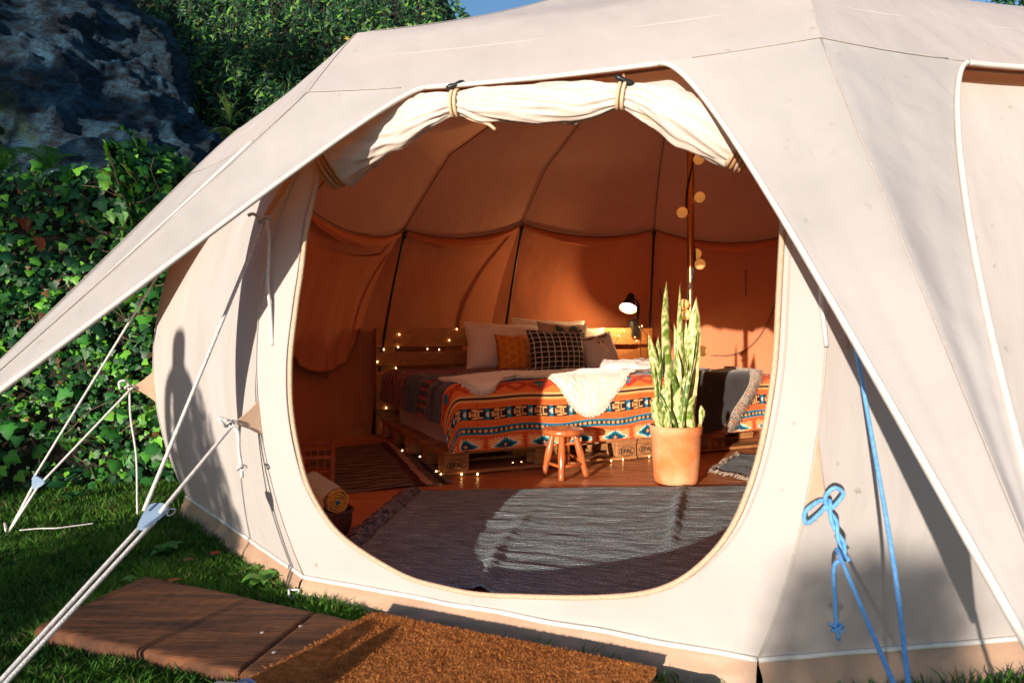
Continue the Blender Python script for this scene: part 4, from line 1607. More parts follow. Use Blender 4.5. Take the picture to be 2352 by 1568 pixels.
def snake_leaf(root, base, tip, w, seed, dark=0.0, face=0.0, bend=0.055):
    n, m = 56, 9
    L = np.linalg.norm(tip - base)
    r2 = random.Random(seed)
    side = A_(math.cos(face), math.sin(face), 0)
    mid = (base + tip) / 2 + A_(r2.uniform(-bend, bend), r2.uniform(-bend, bend), 0)
    V, C = [], []
    for k in range(n):
        f = k / (n - 1)
        p = bez(base, mid, tip, f)
        ww = w * .80 * (0.50 + .52 * math.sin(min(1, f * 1.25) * math.pi * .55)) * max(0.015, (1 - max(0, (f - .72) / .28) ** 1.7))
        tw = .5 * math.sin(f * 3.4 + seed * 1.7) * 1.1
        s = A_(math.cos(face + tw), math.sin(face + tw), 0)
        nr = A_(-s[1], s[0], 0)
        for j in range(m):
            x = -1 + 2 * j / (m - 1)
            cup = .28 * ww * (x * x - .4) * (1 - .4 * f)
            edge = 1 + .04 * math.sin(f * 40 + seed) * (abs(x) > .9)
            V.append(p + s * x * ww * .5 * edge + nr * cup)
            # cross bands
            y = f * L
            band = nz(x * 1.4 + seed, y * 34 + .8 * abs(x), seed * 1.7) + .5 * nz(x * 4 + seed, y * 80, 3.0)
            pale = A_(.68, .70, .32); green = A_(.16, .29, .022); deep = A_(.045, .12, .015)
            g = max(0, min(1, (band + .06 + dark * .55) * 3.0))
            c = pale * (1 - g) + (green * (1 - dark) + deep * dark) * g
            if abs(x) > .93:
                c = A_(.55, .56, .22) * (1 - dark) + deep * dark
            if f > .965:
                c = A_(.45, .20, .07)
            C.append(c)
    return mesh('leaf', V, grid_faces(n, m), SNAKE, root, True, np.array(C))


def build_plant():
    c = A_(.975, 4.06, .004)
    root = thing('snake_plant', 'tall variegated snake plant in a round terracotta pot', 'potted plant', tuple(c))
    prof = [(.001, 0), (.118, 0), (.126, .006), (.131, .03), (.140, .16), (.146, .285), (.152, .292), (.155, .325), (.153, .338), (.144, .341), (.138, .332), (.135, .28), (.001, .275)]
    V, F = lathe_geo(prof, c, 56)
    V = V + np.array([[.002 * nz(v[0] * 8, v[1] * 8, v[2] * 8), .002 * nz(v[1] * 8, v[0] * 8, v[2] * 8 + 3), 0] for v in V])
    mesh('pot', V, F, CLAY, root)
    V, F = lathe_geo([(.001, .302), (.06, .305), (.136, .298)], c, 30)
    V[:, 2] += np.array([.006 * nz(v[0] * 40, v[1] * 40, 0) for v in V])
    mesh('soil', V, F, SOIL, root)
    ls = [  # base px, tip px, tip y, width, depth of base, depth of tip, darkness, facing
        (1548, 1531, 645, .088, 4.07, 4.10, .25, .1), (1562, 1562, 649, .062, 4.10, 4.12, .1, .25), (1584, 1600, 681, .098, 4.04, 4.04, .0, -.1),
        (1520, 1490, 764, .062, 4.03, 4.00, .2, .0), (1526, 1512, 772, .058, 4.10, 4.09, .3, .2), (1535, 1524, 780, .050, 4.13, 4.14, .5, .5),
        (1530, 1519, 796, .046, 4.0, 4.01, .8, .9), (1541, 1602, 753, .044, 4.02, 4.0, .85, 1.0), (1600, 1606, 835, .040, 4.08, 4.09, .1, .4),
        (1592, 1597, 905, .085, 3.99, 3.97, .0, .0), (1519, 1508, 905, .072, 3.98, 3.95, .05, -.1), (1562, 1565, 885, .092, 3.98, 3.97, .0, .15),
        (1538, 1530, 880, .082, 3.97, 3.95, .55, .0), (1562, 1512, 898, .040, 3.96, 3.93, .95, .6), (1545, 1554, 800, .070, 4.04, 4.06, .15, -.3),
        (1575, 1582, 850, .074, 4.0, 4.0, .1, .2), (1552, 1548, 742, .050, 4.12, 4.15, .4, .3), (1570, 1576, 735, .052, 4.12, 4.14, .25, -.4), (1524, 1503, 835, .046, 4.02, 3.99, .35, .5),
        (1590, 1588, 780, .055, 4.10, 4.12, .3, .6), (1556, 1541, 845, .048, 3.97, 3.95, .7, -.2), (1583, 1571, 800, .046, 3.99, 3.98, .5, .8), (1532, 1528, 850, .044, 3.95, 3.92, .1, .1), (1572, 1590, 840, .040, 3.95, 3.93, .75, .3), (1603, 1610, 930, .045, 4.02, 4.0, .1, .5)]
    for k, (bx, tx, ty, w, d0, d1, dk, fc) in enumerate(ls):
        b = atd(bx, 985, d0); b[2] = .295
        snake_leaf(root, b, atd(tx, ty, d1), w, k * 7 + 3, dk, fc)


build_plant()

# ------------------------------------------------------------------ stool
STOOL = pmat('varnished_wood', (0.42, 0.10, 0.025), (0.54, 0.16, 0.045), 5, 0.25, 0.1, 30, 0.003, spec=0.5, coat=0.5, stretch=(6, 6, 1.2))


def build_stool():
    c = A_(.315, 4.24, .004)
    root = thing('wooden_stool', 'small glossy reddish wooden stool with a round seat and four turned legs', 'stool', tuple(c))
    V, F = lathe_geo([(.001, .252), (.085, .252), (.122, .257), (.129, .268), (.129, .282), (.122, .293), (.110, .295), (.100, .291), (.001, .289)], c, 40)
    mesh('seat', V, F, STOOL, root)
    feet = [at(1249, 1090, .004), at(1289, 1104, .004), at(1347, 1093, .004), at(1304, 1066, .004)]
    tops = []
    for f in feet:
        t = c + (f - c) * .52 + A_(0, 0, .258)
        tops.append(t)
        P = [f * (1 - k) + t * k for k in np.linspace(0, 1, 14)]
        r = [.017, .018, .019, .0175, .019, .021, .023, .0235, .023, .0215, .020, .019, .018, .017]
        lg = tube('leg', P, r, STOOL, root, 14)
        ringc = f * .84 + t * .16
        tube('turned_ring', [ringc, ringc + (t - f) * .012], .0205, SEAM, lg, 12)
    for a, b, h in ((0, 2, .34), (1, 3, .42), (0, 1, .3), (2, 3, .34)):
        pa = feet[a] * (1 - h) + tops[a] * h
        pb = feet[b] * (1 - h) + tops[b] * h
        if (a, b) in ((0, 2), (1, 3)):
            continue
        tube('stretcher', [pa, (pa + pb) / 2, pb], [.009, .0105, .009], STOOL, root, 10)
    for a, b, h in ((1, 2, .30), (3, 0, .36)):
        pa = feet[a] * (1 - h) + tops[a] * h
        pb = feet[b] * (1 - h) + tops[b] * h
        tube('stretcher', [pa, (pa + pb) / 2, pb], [.009, .0105, .009], STOOL, root, 10)


build_stool()


# ------------------------------------------------------------------ rugs
def rug_mat():
    m, nt, out = new_mat('rag_rug')
    b = N(nt, 'BsdfPrincipled', i_Roughness=0.95)
    b.inputs['Specular IOR Level'].default_value = 0.1
    tc = N(nt, 'TexCoord')
    mp = N(nt, 'Mapping')
    mp.inputs['Scale'].default_value = (2.2, 55.0, 1.0)
    nt.links.new(tc.outputs['UV'], mp.inputs['Vector'])
    t = N(nt, 'TexNoise', i_Scale=3.2, i_Detail=7.0, i_Roughness=0.62, i_Distortion=0.25)
    nt.links.new(mp.outputs['Vector'], t.inputs['Vector'])
    ramp = N(nt, 'ValToRGB')
    e = ramp.color_ramp.elements
    e[0].position = .28; e[0].color = (.070, .095, .105, 1)
    e[1].position = .74; e[1].color = (.68, .76, .76, 1)
    for p, c in ((.42, (.155, .205, .22, 1)), (.52, (.26, .33, .35, 1)), (.62, (.44, .52, .54, 1))):
        q = e.new(p); q.color = c
    nt.links.new(t.outputs['Fac'], ramp.inputs[0])
    # ribs of the weave
    mp2 = N(nt, 'Mapping')
    mp2.inputs['Scale'].default_value = (150.0, 95.0, 1.0)
    nt.links.new(tc.outputs['UV'], mp2.inputs['Vector'])
    t2 = N(nt, 'TexNoise', i_Scale=1.0, i_Detail=2.0)
    nt.links.new(mp2.outputs['Vector'], t2.inputs['Vector'])
    mr = N(nt, 'MapRange', i_1=.35, i_2=.65, i_3=.55, i_4=1.35)
    nt.links.new(t2.outputs['Fac'], mr.inputs[0])
    sc = N(nt, 'VectorMath', operation='SCALE')
    nt.links.new(ramp.outputs[0], sc.inputs[0]); nt.links.new(mr.outputs[0], sc.inputs['Scale'])
    nt.links.new(sc.outputs[0], b.inputs['Base Color'])
    n1 = bump(nt, t2.outputs['Fac'], 0.8, 0.008)
    wv = N(nt, 'TexWave', bands_direction='Y', i_Scale=28.0, i_Distortion=1.5)
    wv.inputs['Detail Scale'].default_value = 2.0
    nt.links.new(tc.outputs['UV'], wv.inputs['Vector'])
    n2 = bump(nt, wv.outputs['Fac'], 0.45, 0.008, n1)
    nt.links.new(n2, b.inputs['Normal'])
    nt.links.new(b.outputs[0], out.inputs['Surface'])
    return m


def sheet(name, quad, nu, nv, zfn, mat, colfn=None, uvs=True, thick=.007):
    """woven sheet over a floor quad (near-left, near-right, far-right, far-left), with folds and an edge"""
    q = [np.asarray(p, float) for p in quad]
    V, C = [], []
    for i in range(nu):
        s = i / (nu - 1)
        for j in range(nv):
            t = j / (nv - 1)
            p = (q[0] * (1 - s) + q[1] * s) * (1 - t) + (q[3] * (1 - s) + q[2] * s) * t
            ex = 0.012 * nz(s * 9, t * 9, 1.0)
            V.append((p[0] + ex, p[1] + ex * .8, zfn(s, t)))
    V = np.array(V)
    top = len(V)
    low = V.copy(); low[:, 2] -= thick
    f = grid_faces(nu, nv)
    b = [i * nv for i in range(nu)] + [(nu - 1) * nv + j for j in range(1, nv)] + [i * nv + nv - 1 for i in range(nu - 2, -1, -1)] + [j for j in range(nv - 2, 0, -1)]
    skirt = np.array([(b[k], b[k] + top, b[(k + 1) % len(b)] + top, b[(k + 1) % len(b)]) for k in range(len(b))])
    cols = None
    if colfn is not None:
        Sg, Tg = np.meshgrid(np.linspace(0, 1, nu), np.linspace(0, 1, nv), indexing='ij')
        cc = colfn(Sg, Tg).reshape(-1, 3); cols = np.concatenate([cc, cc])
    o = mesh(name, np.concatenate([V, low]), np.concatenate([f, skirt]), mat, cols=cols)
    if uvs:
        uv = o.data.uv_layers.new(name='UVMap')
        li = np.empty(len(o.data.loops), dtype=np.int32); o.data.loops.foreach_get('vertex_index', li)
        li = li % top
        st = np.stack([(li // nv) / (nu - 1) * 2.0, (li % nv) / (nv - 1) * 1.5], -1)
        uv.data.foreach_set('uv', st.astype(np.float32).ravel())
    return o, V.reshape(nu, nv, 3)


def fringe(parent, edge, outdir, n, lmin, lmax, mat, rad=.004, zlift=.012):
    geos = []
    for k in range(n):
        f = (k + rnd.random() * .6) / n * (len(edge) - 1)
        i = min(int(f), len(edge) - 2)
        p = edge[i] * (1 - (f - i)) + edge[i + 1] * (f - i)
        d = outdir * rnd.uniform(lmin, lmax) + A_(rnd.uniform(-.02, .02), rnd.uniform(-.025, .025), 0)
        m = p + d * .5 + A_(rnd.uniform(-.008, .008), rnd.uniform(-.008, .008), rnd.uniform(.2, 1) * zlift)
        e = p + d; e[2] = max(.004, p[2] - .004 + rnd.uniform(0, .008))
        geos.append(tube_geo([p, m, e], [rad, rad * 1.1, rad * .5], 4))
    V, F = join(geos)
    return tag(mesh('fringe', V, F, mat, parent), kind='stuff')


RUG = rug_mat()
RUGFR = pmat('rug_fringe', (0.07, 0.062, 0.066), (0.30, 0.26, 0.24), 26, 0.95, 0.5, 120)
KILIM = pmat('kilim_wool', (1, 1, 1), None, 60, 0.95, 0.6, 260, 0.005, attr=True)


def build_rugs():
    def zf(s, t):
        fold = .030 * math.exp(-((s - .72 - .05 * t) / .014) ** 2) * max(0, math.sin(math.pi * min(1, max(0, (t - .30) / .75))))
        fold2 = .016 * math.exp(-((s - .36 + .02 * math.sin(t * 5)) / .016) ** 2) * (1 - t)
        rip = .005 * nz(s * 3.0, t * 14, 0.0) + .004 * nz(s * 8, t * 30, 4.0) + .0022 * nz(s * 14, t * 70, 2.0)
        return .018 + fold + fold2 + rip
    nl, fl_, fr, nr = A_(-.655, 2.555, 0), at(968, 1133, 0), at(1745, 1119, 0), A_(.86, 1.955, 0)
    o, G = sheet('grey_rug', (nl, nr, fr, fl_), 220, 190, zf, RUG)
    tag(o, 'large grey woven rag rug just inside the door, shaggy along its left edge', 'rug')
    fringe(o, G[0], A_(-.075, -.012, 0), 330, .7, 1.4, RUGFR, .0055, .030)

    def zk(s, t):
        return .010 + .006 * nz(s * 4, t * 5, 3) + .008 * math.exp(-(t / .05) ** 2) * max(0, math.sin(s * 11)) + .004 * math.sin(s * 14) * (1 - t)

    def ck(Sg, Tg):
        c = np.empty(Sg.shape + (3,)); c[:] = (.20, .145, .11)
        # zigzag bands of dark brown
        v = Tg * 10.5
        tri = np.abs(((Sg * 1.9 + np.floor(v) * .37) % 1.0) - .5) * 2
        k = np.abs((v % 1.0) - .5)
        c[(np.abs(k - .42 * tri) < .085)] = (.026, .016, .013)
        c[(k < .06) & (tri < .22)] = (.06, .034, .026)
        rough = np.sin(Tg * 90) * .004
        S2 = Sg + rough
        c[(S2 > .72)] = (.15, .105, .085)
        c[(S2 > .735) & (S2 < .80)] = (.085, .018, .014)
        c[(S2 > .80) & (S2 < .855)] = (.52, .33, .25)
        c[(S2 > .905) & (S2 < .945)] = (.028, .014, .014)
        st = (S2 > .945) & (((Tg * 120) % 1.0) < .5)
        c[st] = (.24, .18, .15)
        return c
    nl, nr, fr, fl_ = at(700, 1140, 0), at(1041, 1109, 0), at(930, 1013, 0), at(705, 1036, 0)
    o, G = sheet('striped_rug', (nl, nr, fr, fl_), 200, 240, zk, KILIM, ck)
    tag(o, 'brown zigzag woven rug with maroon and cream edge stripes, left of the bed', 'rug')

    def zr(s, t):
        return .012 + .006 * nz(s * 4, t * 6, 8)
    o, G = sheet('dark_rug', (at(1640, 1082, 0), at(1880, 1140, 0), at(1900, 1050, 0), at(1700, 1045, 0)), 60, 60, zr, RUG)
    tag(o, 'dark rag rug with a pale fringe on the floor right of the plant pot', 'rug')
    fringe(o, np.concatenate([G[0][::-1], G[:, 0]]), A_(-.05, -.05, 0), 190, .6, 1.2, FRINGE, .004, .015)


build_rugs()

# ------------------------------------------------------------------ left of the door, indoors
CANE = pmat('red_brown_cane', (0.30, 0.075, 0.030), (0.40, 0.12, 0.05), 12, 0.4, 0.2, 60, 0.003, spec=0.5, stretch=(3, 3, 3))


def build_crate():
    o = A_(-1.02, 3.88, .02)                       # near right bottom corner
    ax = A_(-.97, -.24, 0)                         # to the left
    ay = A_(-.24, .97, 0)                          # to the back
    W, D, H = .46, .50, .165
    root = thing('cane_crate', 'low red brown crate of thin cane bars standing on the striped rug', 'crate', tuple(o))
    z = A_(0, 0, 1)

    def bar(name, a, b, r):
        c = (a + b) / 2
        d = (b - a); L = np.linalg.norm(d); d = d / L
        s = np.cross(d, z if abs(d[2]) < .9 else ay); s /= np.linalg.norm(s)
        V, F = box_geo(c, d, s, np.cross(d, s), L / 2, r, r, .002)
        mesh(name, V, F, CANE, root, False)
    P = lambda u, v, h: o + ax * u * W + ay * v * D + z * h * H
    for (a, b) in (((0, 0, 0), (0, 0, 1)), ((1, 0, 0), (1, 0, 1)), ((0, 1, 0), (0, 1, 1)), ((1, 1, 0), (1, 1, 1))):
        bar('post', P(*a), P(*b), .011)
    for h in (0.02, .5, 1):
        for (a, b) in (((0, 0), (1, 0)), ((1, 0), (1, 1)), ((1, 1), (0, 1)), ((0, 1), (0, 0))):
            bar('rail', P(a[0], a[1], h), P(b[0], b[1], h), .010 if h != .5 else .006)
    bar('rail', P(0, .5, 1), P(1, .5, 1), .008)
    for k in range(1, 11):
        f = k / 11
        bar('top_bar', P(f, 0, 1.0), P(f, 1, 1.0), .0035)
        bar('front_bar', P(f, 0, 0.02), P(f, 0, 1.0), .0035)
        bar('side_bar', P(0, f, 0.02), P(0, f, 1.0), .0035)
    c = P(.5, .5, .03)
    V, F = box_geo(c, ax, ay, z, W / 2 - .005, D / 2 - .005, .005)
    mesh('base_board', V, F, CANE, root, False)


build_crate()
YEL = pmat('mustard_fleece', (0.78, 0.33, 0.008), (0.86, 0.42, 0.02), 30, 0.95, 0.6, 160, 0.006, sheen=0.5)
PALEG = pmat('pale_green_blanket', (0.42, 0.50, 0.40), (0.52, 0.58, 0.48), 30, 0.95, 0.6, 160, 0.006)
BLUEF = pmat('blue_fleece', (0.02, 0.14, 0.30), (0.03, 0.2, 0.36), 30, 0.95, 0.3)
WICK = pmat('dark_wicker', (0.075, 0.024, 0.014), (0.13, 0.045, 0.024), 40, 0.6, 0.8, 90, 0.01)


def build_roll_blanket():
    c = atd(776, 1153, 2.98)
    ax = A_(-.62, .74, .10); ax /= np.linalg.norm(ax)           # the roll runs back to the left
    u = np.cross(ax, A_(0, 0, 1)); u /= np.linalg.norm(u); w = np.cross(u, ax)
    root = thing('rolled_blanket', 'rolled mustard yellow blanket with a pale green outside, end towards the door', 'blanket', tuple(c))
    nt_, R0 = 130, .054
    turns = 3.4
    V, F = [], []
    nl = 14
    for k in range(nt_):
        f = k / (nt_ - 1)
        th = f * turns * 2 * math.pi
        r = .010 + (R0 - .010) * f + .0035 * nz(math.cos(th) * 2, math.sin(th) * 2, f * 4) + .002 * math.sin(th * 7)
        for j in range(nl):
            s = j / (nl - 1)
            off = ax * (s * .24 + .010 * nz(th * .7, 0, 2.0))
            for d in (-.0030, .0030):
                V.append(c + off + (r + d) * (math.cos(th) * u + math.sin(th) * w))
    idx = lambda k, j, d: (k * nl + j) * 2 + d
    for k in range(nt_ - 1):
        for j in range(nl - 1):
            F.append((idx(k, j, 1), idx(k + 1, j, 1), idx(k + 1, j + 1, 1), idx(k, j + 1, 1)))
            F.append((idx(k, j, 0), idx(k, j + 1, 0), idx(k + 1, j + 1, 0), idx(k + 1, j, 0)))
        F.append((idx(k, 0, 0), idx(k + 1, 0, 0), idx(k + 1, 0, 1), idx(k, 0, 1)))
    mesh('roll', V, F, YEL, root)
    V, F = [], []
    n = 40
    for k in range(n):
        th = (k / (n - 1)) * math.pi * 1.35 + .3
        for j in range(8):
            s = j / 7
            V.append(c + ax * (.006 + s * .26 + .012 * nz(th * 2, s, 3)) + (R0 + .011 + .003 * nz(th * 3, s * 5, 1)) * (math.cos(th + 1.0) * u + math.sin(th + 1.0) * w))
    mesh('green_cover', V, grid_faces(n, 8), PALEG, root)
    V, F = sphere_geo(c + ax * .004, .011, 10, 8)
    mesh('blue_core', V, F, BLUEF, root)
    # the basket it stands in
    b = A_(c[0] - .035, c[1] + .06, .004)
    bk = thing('wicker_basket', 'dark brown wicker basket under the rolled yellow blanket', 'basket', tuple(b))
    prof = [(.001, .002), (.070, .002), (.078, .03), (.084, .085), (.087, .10), (.080, .10), (.075, .03), (.001, .012)]
    V, F = lathe_geo(prof, b, 40)
    V[:, :2] += np.array([[.003 * math.sin(k * 2.4 + v[2] * 400), .003 * math.cos(k * 1.7 + v[2] * 350)] for k, v in enumerate(V)])
    mesh('body', V, F, WICK, bk)
    ring = [b + A_(.085 * math.cos(x), .085 * math.sin(x), .10) for x in np.linspace(0, 2 * math.pi, 33)[:-1]]
    tube('rim', ring, .007, WICK, bk, 6, True)


build_roll_blanket()
# ------------------------------------------------------------------ outdoors: rock, bank and greenery
LEAF = pmat('leaf', (1, 1, 1), None, 14, 0.45, 0.15, 60, 0.003, attr=True, spec=0.4, transl=0.28)
GRASS = pmat('grass_blade', (1, 1, 1), None, 10, 0.6, 0.0, attr=True, spec=0.25, transl=0.3)
ROCK_M = None


def unit(v):
    return v / (np.linalg.norm(v, axis=-1, keepdims=True) + 1e-12)


def scatter(name, TV, TF, pos, nrm, down, size, cols, mat, parent=None, kind='stuff'):
    """many copies of a small leaf joined into one mesh; nrm faces out, down is where the tip points"""
    TV = np.asarray(TV, float)
    n = len(pos)
    z = unit(nrm)
    y = -unit(down - (down * z).sum(1, keepdims=True) * z)
    x = np.cross(y, z)
    V = pos[:, None, :] + size[:, None, None] * (TV[None, :, 0:1] * x[:, None, :] + TV[None, :, 1:2] * y[:, None, :] + TV[None, :, 2:3] * z[:, None, :])
    F = (np.asarray(TF)[None] + (np.arange(n) * len(TV))[:, None, None]).reshape(-1, len(TF[0]))
    C = np.repeat(cols, len(TV), 0)
    o = mesh(name, V.reshape(-1, 3), F, mat, parent, True, C)
    if kind:
        tag(o, kind=kind)
    return o


def ivy_template():
    half = [(0, .36), (.17, .47), (.40, .41), (.53, .14), (.33, .0), (.27, -.20), (0, -.60)]
    out = half + [(-x, y) for x, y in half[-2:0:-1]]
    V = [(0, .02, .05)] + [(x, y, -.16 * abs(x) - .12 * max(0, -y - .1) + .03 * math.sin(9 * x)) for x, y in out]
    n = len(out)
    F = [(0, 1 + (k + 1) % n, 1 + k) for k in range(n)]
    return V, F


IVY_V, IVY_F = ivy_template()
LANCE_V = [(0, .5, 0), (-.16, .1, -.04), (0, .05, .04), (.16, .1, -.04), (-.11, -.25, -.06), (0, -.25, .0), (.11, -.25, -.06), (0, -.55, -.1)]
LANCE_F = [(0, 1, 2), (0, 2, 3), (1, 4, 2), (2, 4, 5), (2, 5, 3), (3, 5, 6), (4, 7, 5), (5, 7, 6)]


def leaf_cols(n, a, b, bright, share, sd):
    g = np.random.default_rng(sd)
    t = g.random((n, 1))
    c = np.asarray(a) * (1 - t) + np.asarray(b) * t
    m = g.random(n) < share
    c[m] = np.asarray(bright) * (.75 + .5 * g.random((m.sum(), 1)))
    return c


# --- rock face
def rock_mat():
    m, nt, out = new_mat('skylit_blue_rock')
    b = N(nt, 'BsdfPrincipled', i_Roughness=0.62)
    b.inputs['Specular IOR Level'].default_value = 0.35
    c1, fac, vec = noise_mix(nt, (0.004, 0.011, 0.018), (0.050, 0.155, 0.25), 3.2, 14.0, 0.42, 0.64, rough=0.78, stretch=(1.0, 1.0, 2.2))  # blue skylight on the rock is put into these colours
    c2, f2, _ = noise_mix(nt, (0, 0, 0), (1, 1, 1), 8.0, 10.0, 0.62, 0.72, rough=0.78)
    pale = N(nt, 'Mix', data_type='RGBA')
    nt.links.new(c2, pale.inputs[0]); nt.links.new(c1, pale.inputs[6])
    pale.inputs[7].default_value = (0.10, 0.24, 0.36, 1)  # blue highlights painted as paler patches
    c3, f3, _ = noise_mix(nt, (0, 0, 0), (1, 1, 1), 0.9, 5.0, 0.60, 0.70, rough=0.6)
    moss = N(nt, 'Mix', data_type='RGBA')
    nt.links.new(c3, moss.inputs[0]); nt.links.new(pale.outputs[2], moss.inputs[6])
    moss.inputs[7].default_value = (0.035, 0.075, 0.02, 1)
    nt.links.new(moss.outputs[2], b.inputs['Base Color'])
    t = N(nt, 'TexNoise', i_Scale=7.0, i_Detail=12.0, i_Roughness=0.75)
    nt.links.new(vec, t.inputs['Vector'])
    n1 = bump(nt, t.outputs['Fac'], 1.0, 0.2)
    t2 = N(nt, 'TexNoise', i_Scale=34.0, i_Detail=6.0)
    nt.links.new(vec, t2.inputs['Vector'])
    nt.links.new(bump(nt, t2.outputs['Fac'], 0.7, 0.03, n1), b.inputs['Normal'])
    nt.links.new(b.outputs[0], out.inputs['Surface'])
    return m


def build_rock():
    rm = rock_mat()

    def lump(name, c, r, n=300, m=220, seed=0):
        V = []
        for i in range(n):
            th = 2 * math.pi * i / n
            for j in range(m):
                ph = math.pi * (.03 + .94 * j / (m - 1))
                d = A_(math.sin(ph) * math.cos(th), math.sin(ph) * math.sin(th), math.cos(ph))
                p = c + d * r
                q = Vector((p[0] * .62 + seed, p[1] * .62, p[2] * .42))
                k = .38 * noise.fractal(q, 0.9, 2.1, 6) + .22 * noise.ridged_multi_fractal(q * 1.7, 0.9, 2.0, 5, 1.0, 2.0) - .16
                strata = .05 * math.sin((p[2] * 1.0 + p[0] * .9 + .6 * noise.noise(q * 2)) * 7)
                fine = .10 * (noise.ridged_multi_fractal(Vector((p[0] * 2.2 + p[2] * 1.1, p[1] * 2.2, p[2] * 3.0 - p[0])), 0.8, 2.1, 6, 1.0, 2.0) - 1.0)
                V.append(p + d * ((k + strata) * .75 + fine * .8))
        o = mesh(name, V, grid_faces(n, m, True)[:, ::-1], rm, None, False)
        tag(o, kind='structure')
    lump('rock_face', A_(-5.35, 7.7, 2.0), A_(2.45, 1.6, 2.05), seed=1)
    lump('rock_outcrop', A_(-6.9, 8.4, 3.7), A_(2.6, 1.6, 2.3), seed=4)
    lump('rock_ledge', A_(-3.35, 6.4, 1.45), A_(1.1, .9, .95), 160, 120, 9)


build_rock()

# --- hill behind, and the bank the ivy grows on
BANK = pmat('leaf_litter', (0.010, 0.012, 0.006), (0.030, 0.024, 0.012), 5, 0.95, 1.0, 24, 0.06)
BASE = np.array([(-9, 2.2), (-6.5, 3.2), (-4.6, 3.85), (-3.1, 4.20), (-2.15, 4.48), (-2.2, 5.0), (-2.25, 5.8), (-1.9, 6.9), (-.9, 7.9), (.8, 8.4), (3.0, 8.5)])


def bank_pt(p, h):
    """p along the bank, h 0 at the lawn to 1 at its brow"""
    q = BASE_S[min(len(BASE_S) - 1, max(0, int(p * (len(BASE_S) - 1))))]
    t = BASE_T[min(len(BASE_S) - 1, max(0, int(p * (len(BASE_S) - 1))))]
    inn = A_(-t[1], t[0])
    H = 2.16 + .12 * math.sin(p * 17) - .6 * max(0, p - .36)
    x, y = q + inn * (.62 * h ** 1.25 + .10 * nz(q[0] * 1.4, q[1] * 1.4, h * 2.4))
    z = GZ - .05 + h * (H + .05) + .06 * nz(q[0] * 2, q[1] * 2, h * 3 + 4)
    return A_(x, y, z), inn


BASE_S = spline(BASE, 400)
BASE_T = unit(np.gradient(BASE_S, axis=0))


def build_bank():
    n, m = 200, 40
    V = []
    for i in range(n):
        for j in range(m):
            h = j / (m - 6)
            if h <= 1:
                p, inn = bank_pt(i / (n - 1), h)
            else:
                p, inn = bank_pt(i / (n - 1), 1)
                k = (h - 1) * 6
                p = p + A_(-.05, 1.0, 0) * k * 1.6 + A_(0, 0, -.06 * k + .1 * nz(p[0] * 2, p[1] * 2, k))
            V.append(p)
    o = mesh('bank', V, grid_faces(n, m), BANK)
    tag(o, kind='structure')
    # the wooded hill behind
    xs = np.linspace(-16, 16, 110); ts = np.linspace(0, 1, 50)
    V = []
    for x in xs:
        top = 6.8 if x < -1.2 else (6.8 - (x + 1.2) / .9 * 2.2 if x < -.3 else 4.6 - .06 * (x + .3))
        top += .25 * nz(x * 1.3, 0, 5)
        for t in ts:
            y = 9.0 + .08 * (x + 3) ** 2 * .2 + 2.2 * t ** 2 + .5 * nz(x * .8, t * 3, 0)
            V.append((x, y, -.3 + t * (top + .3)))
    for x in xs:
        pass
    o = mesh('hillside', V, grid_faces(len(xs), len(ts)), BANK)
    tag(o, kind='structure')


build_bank()


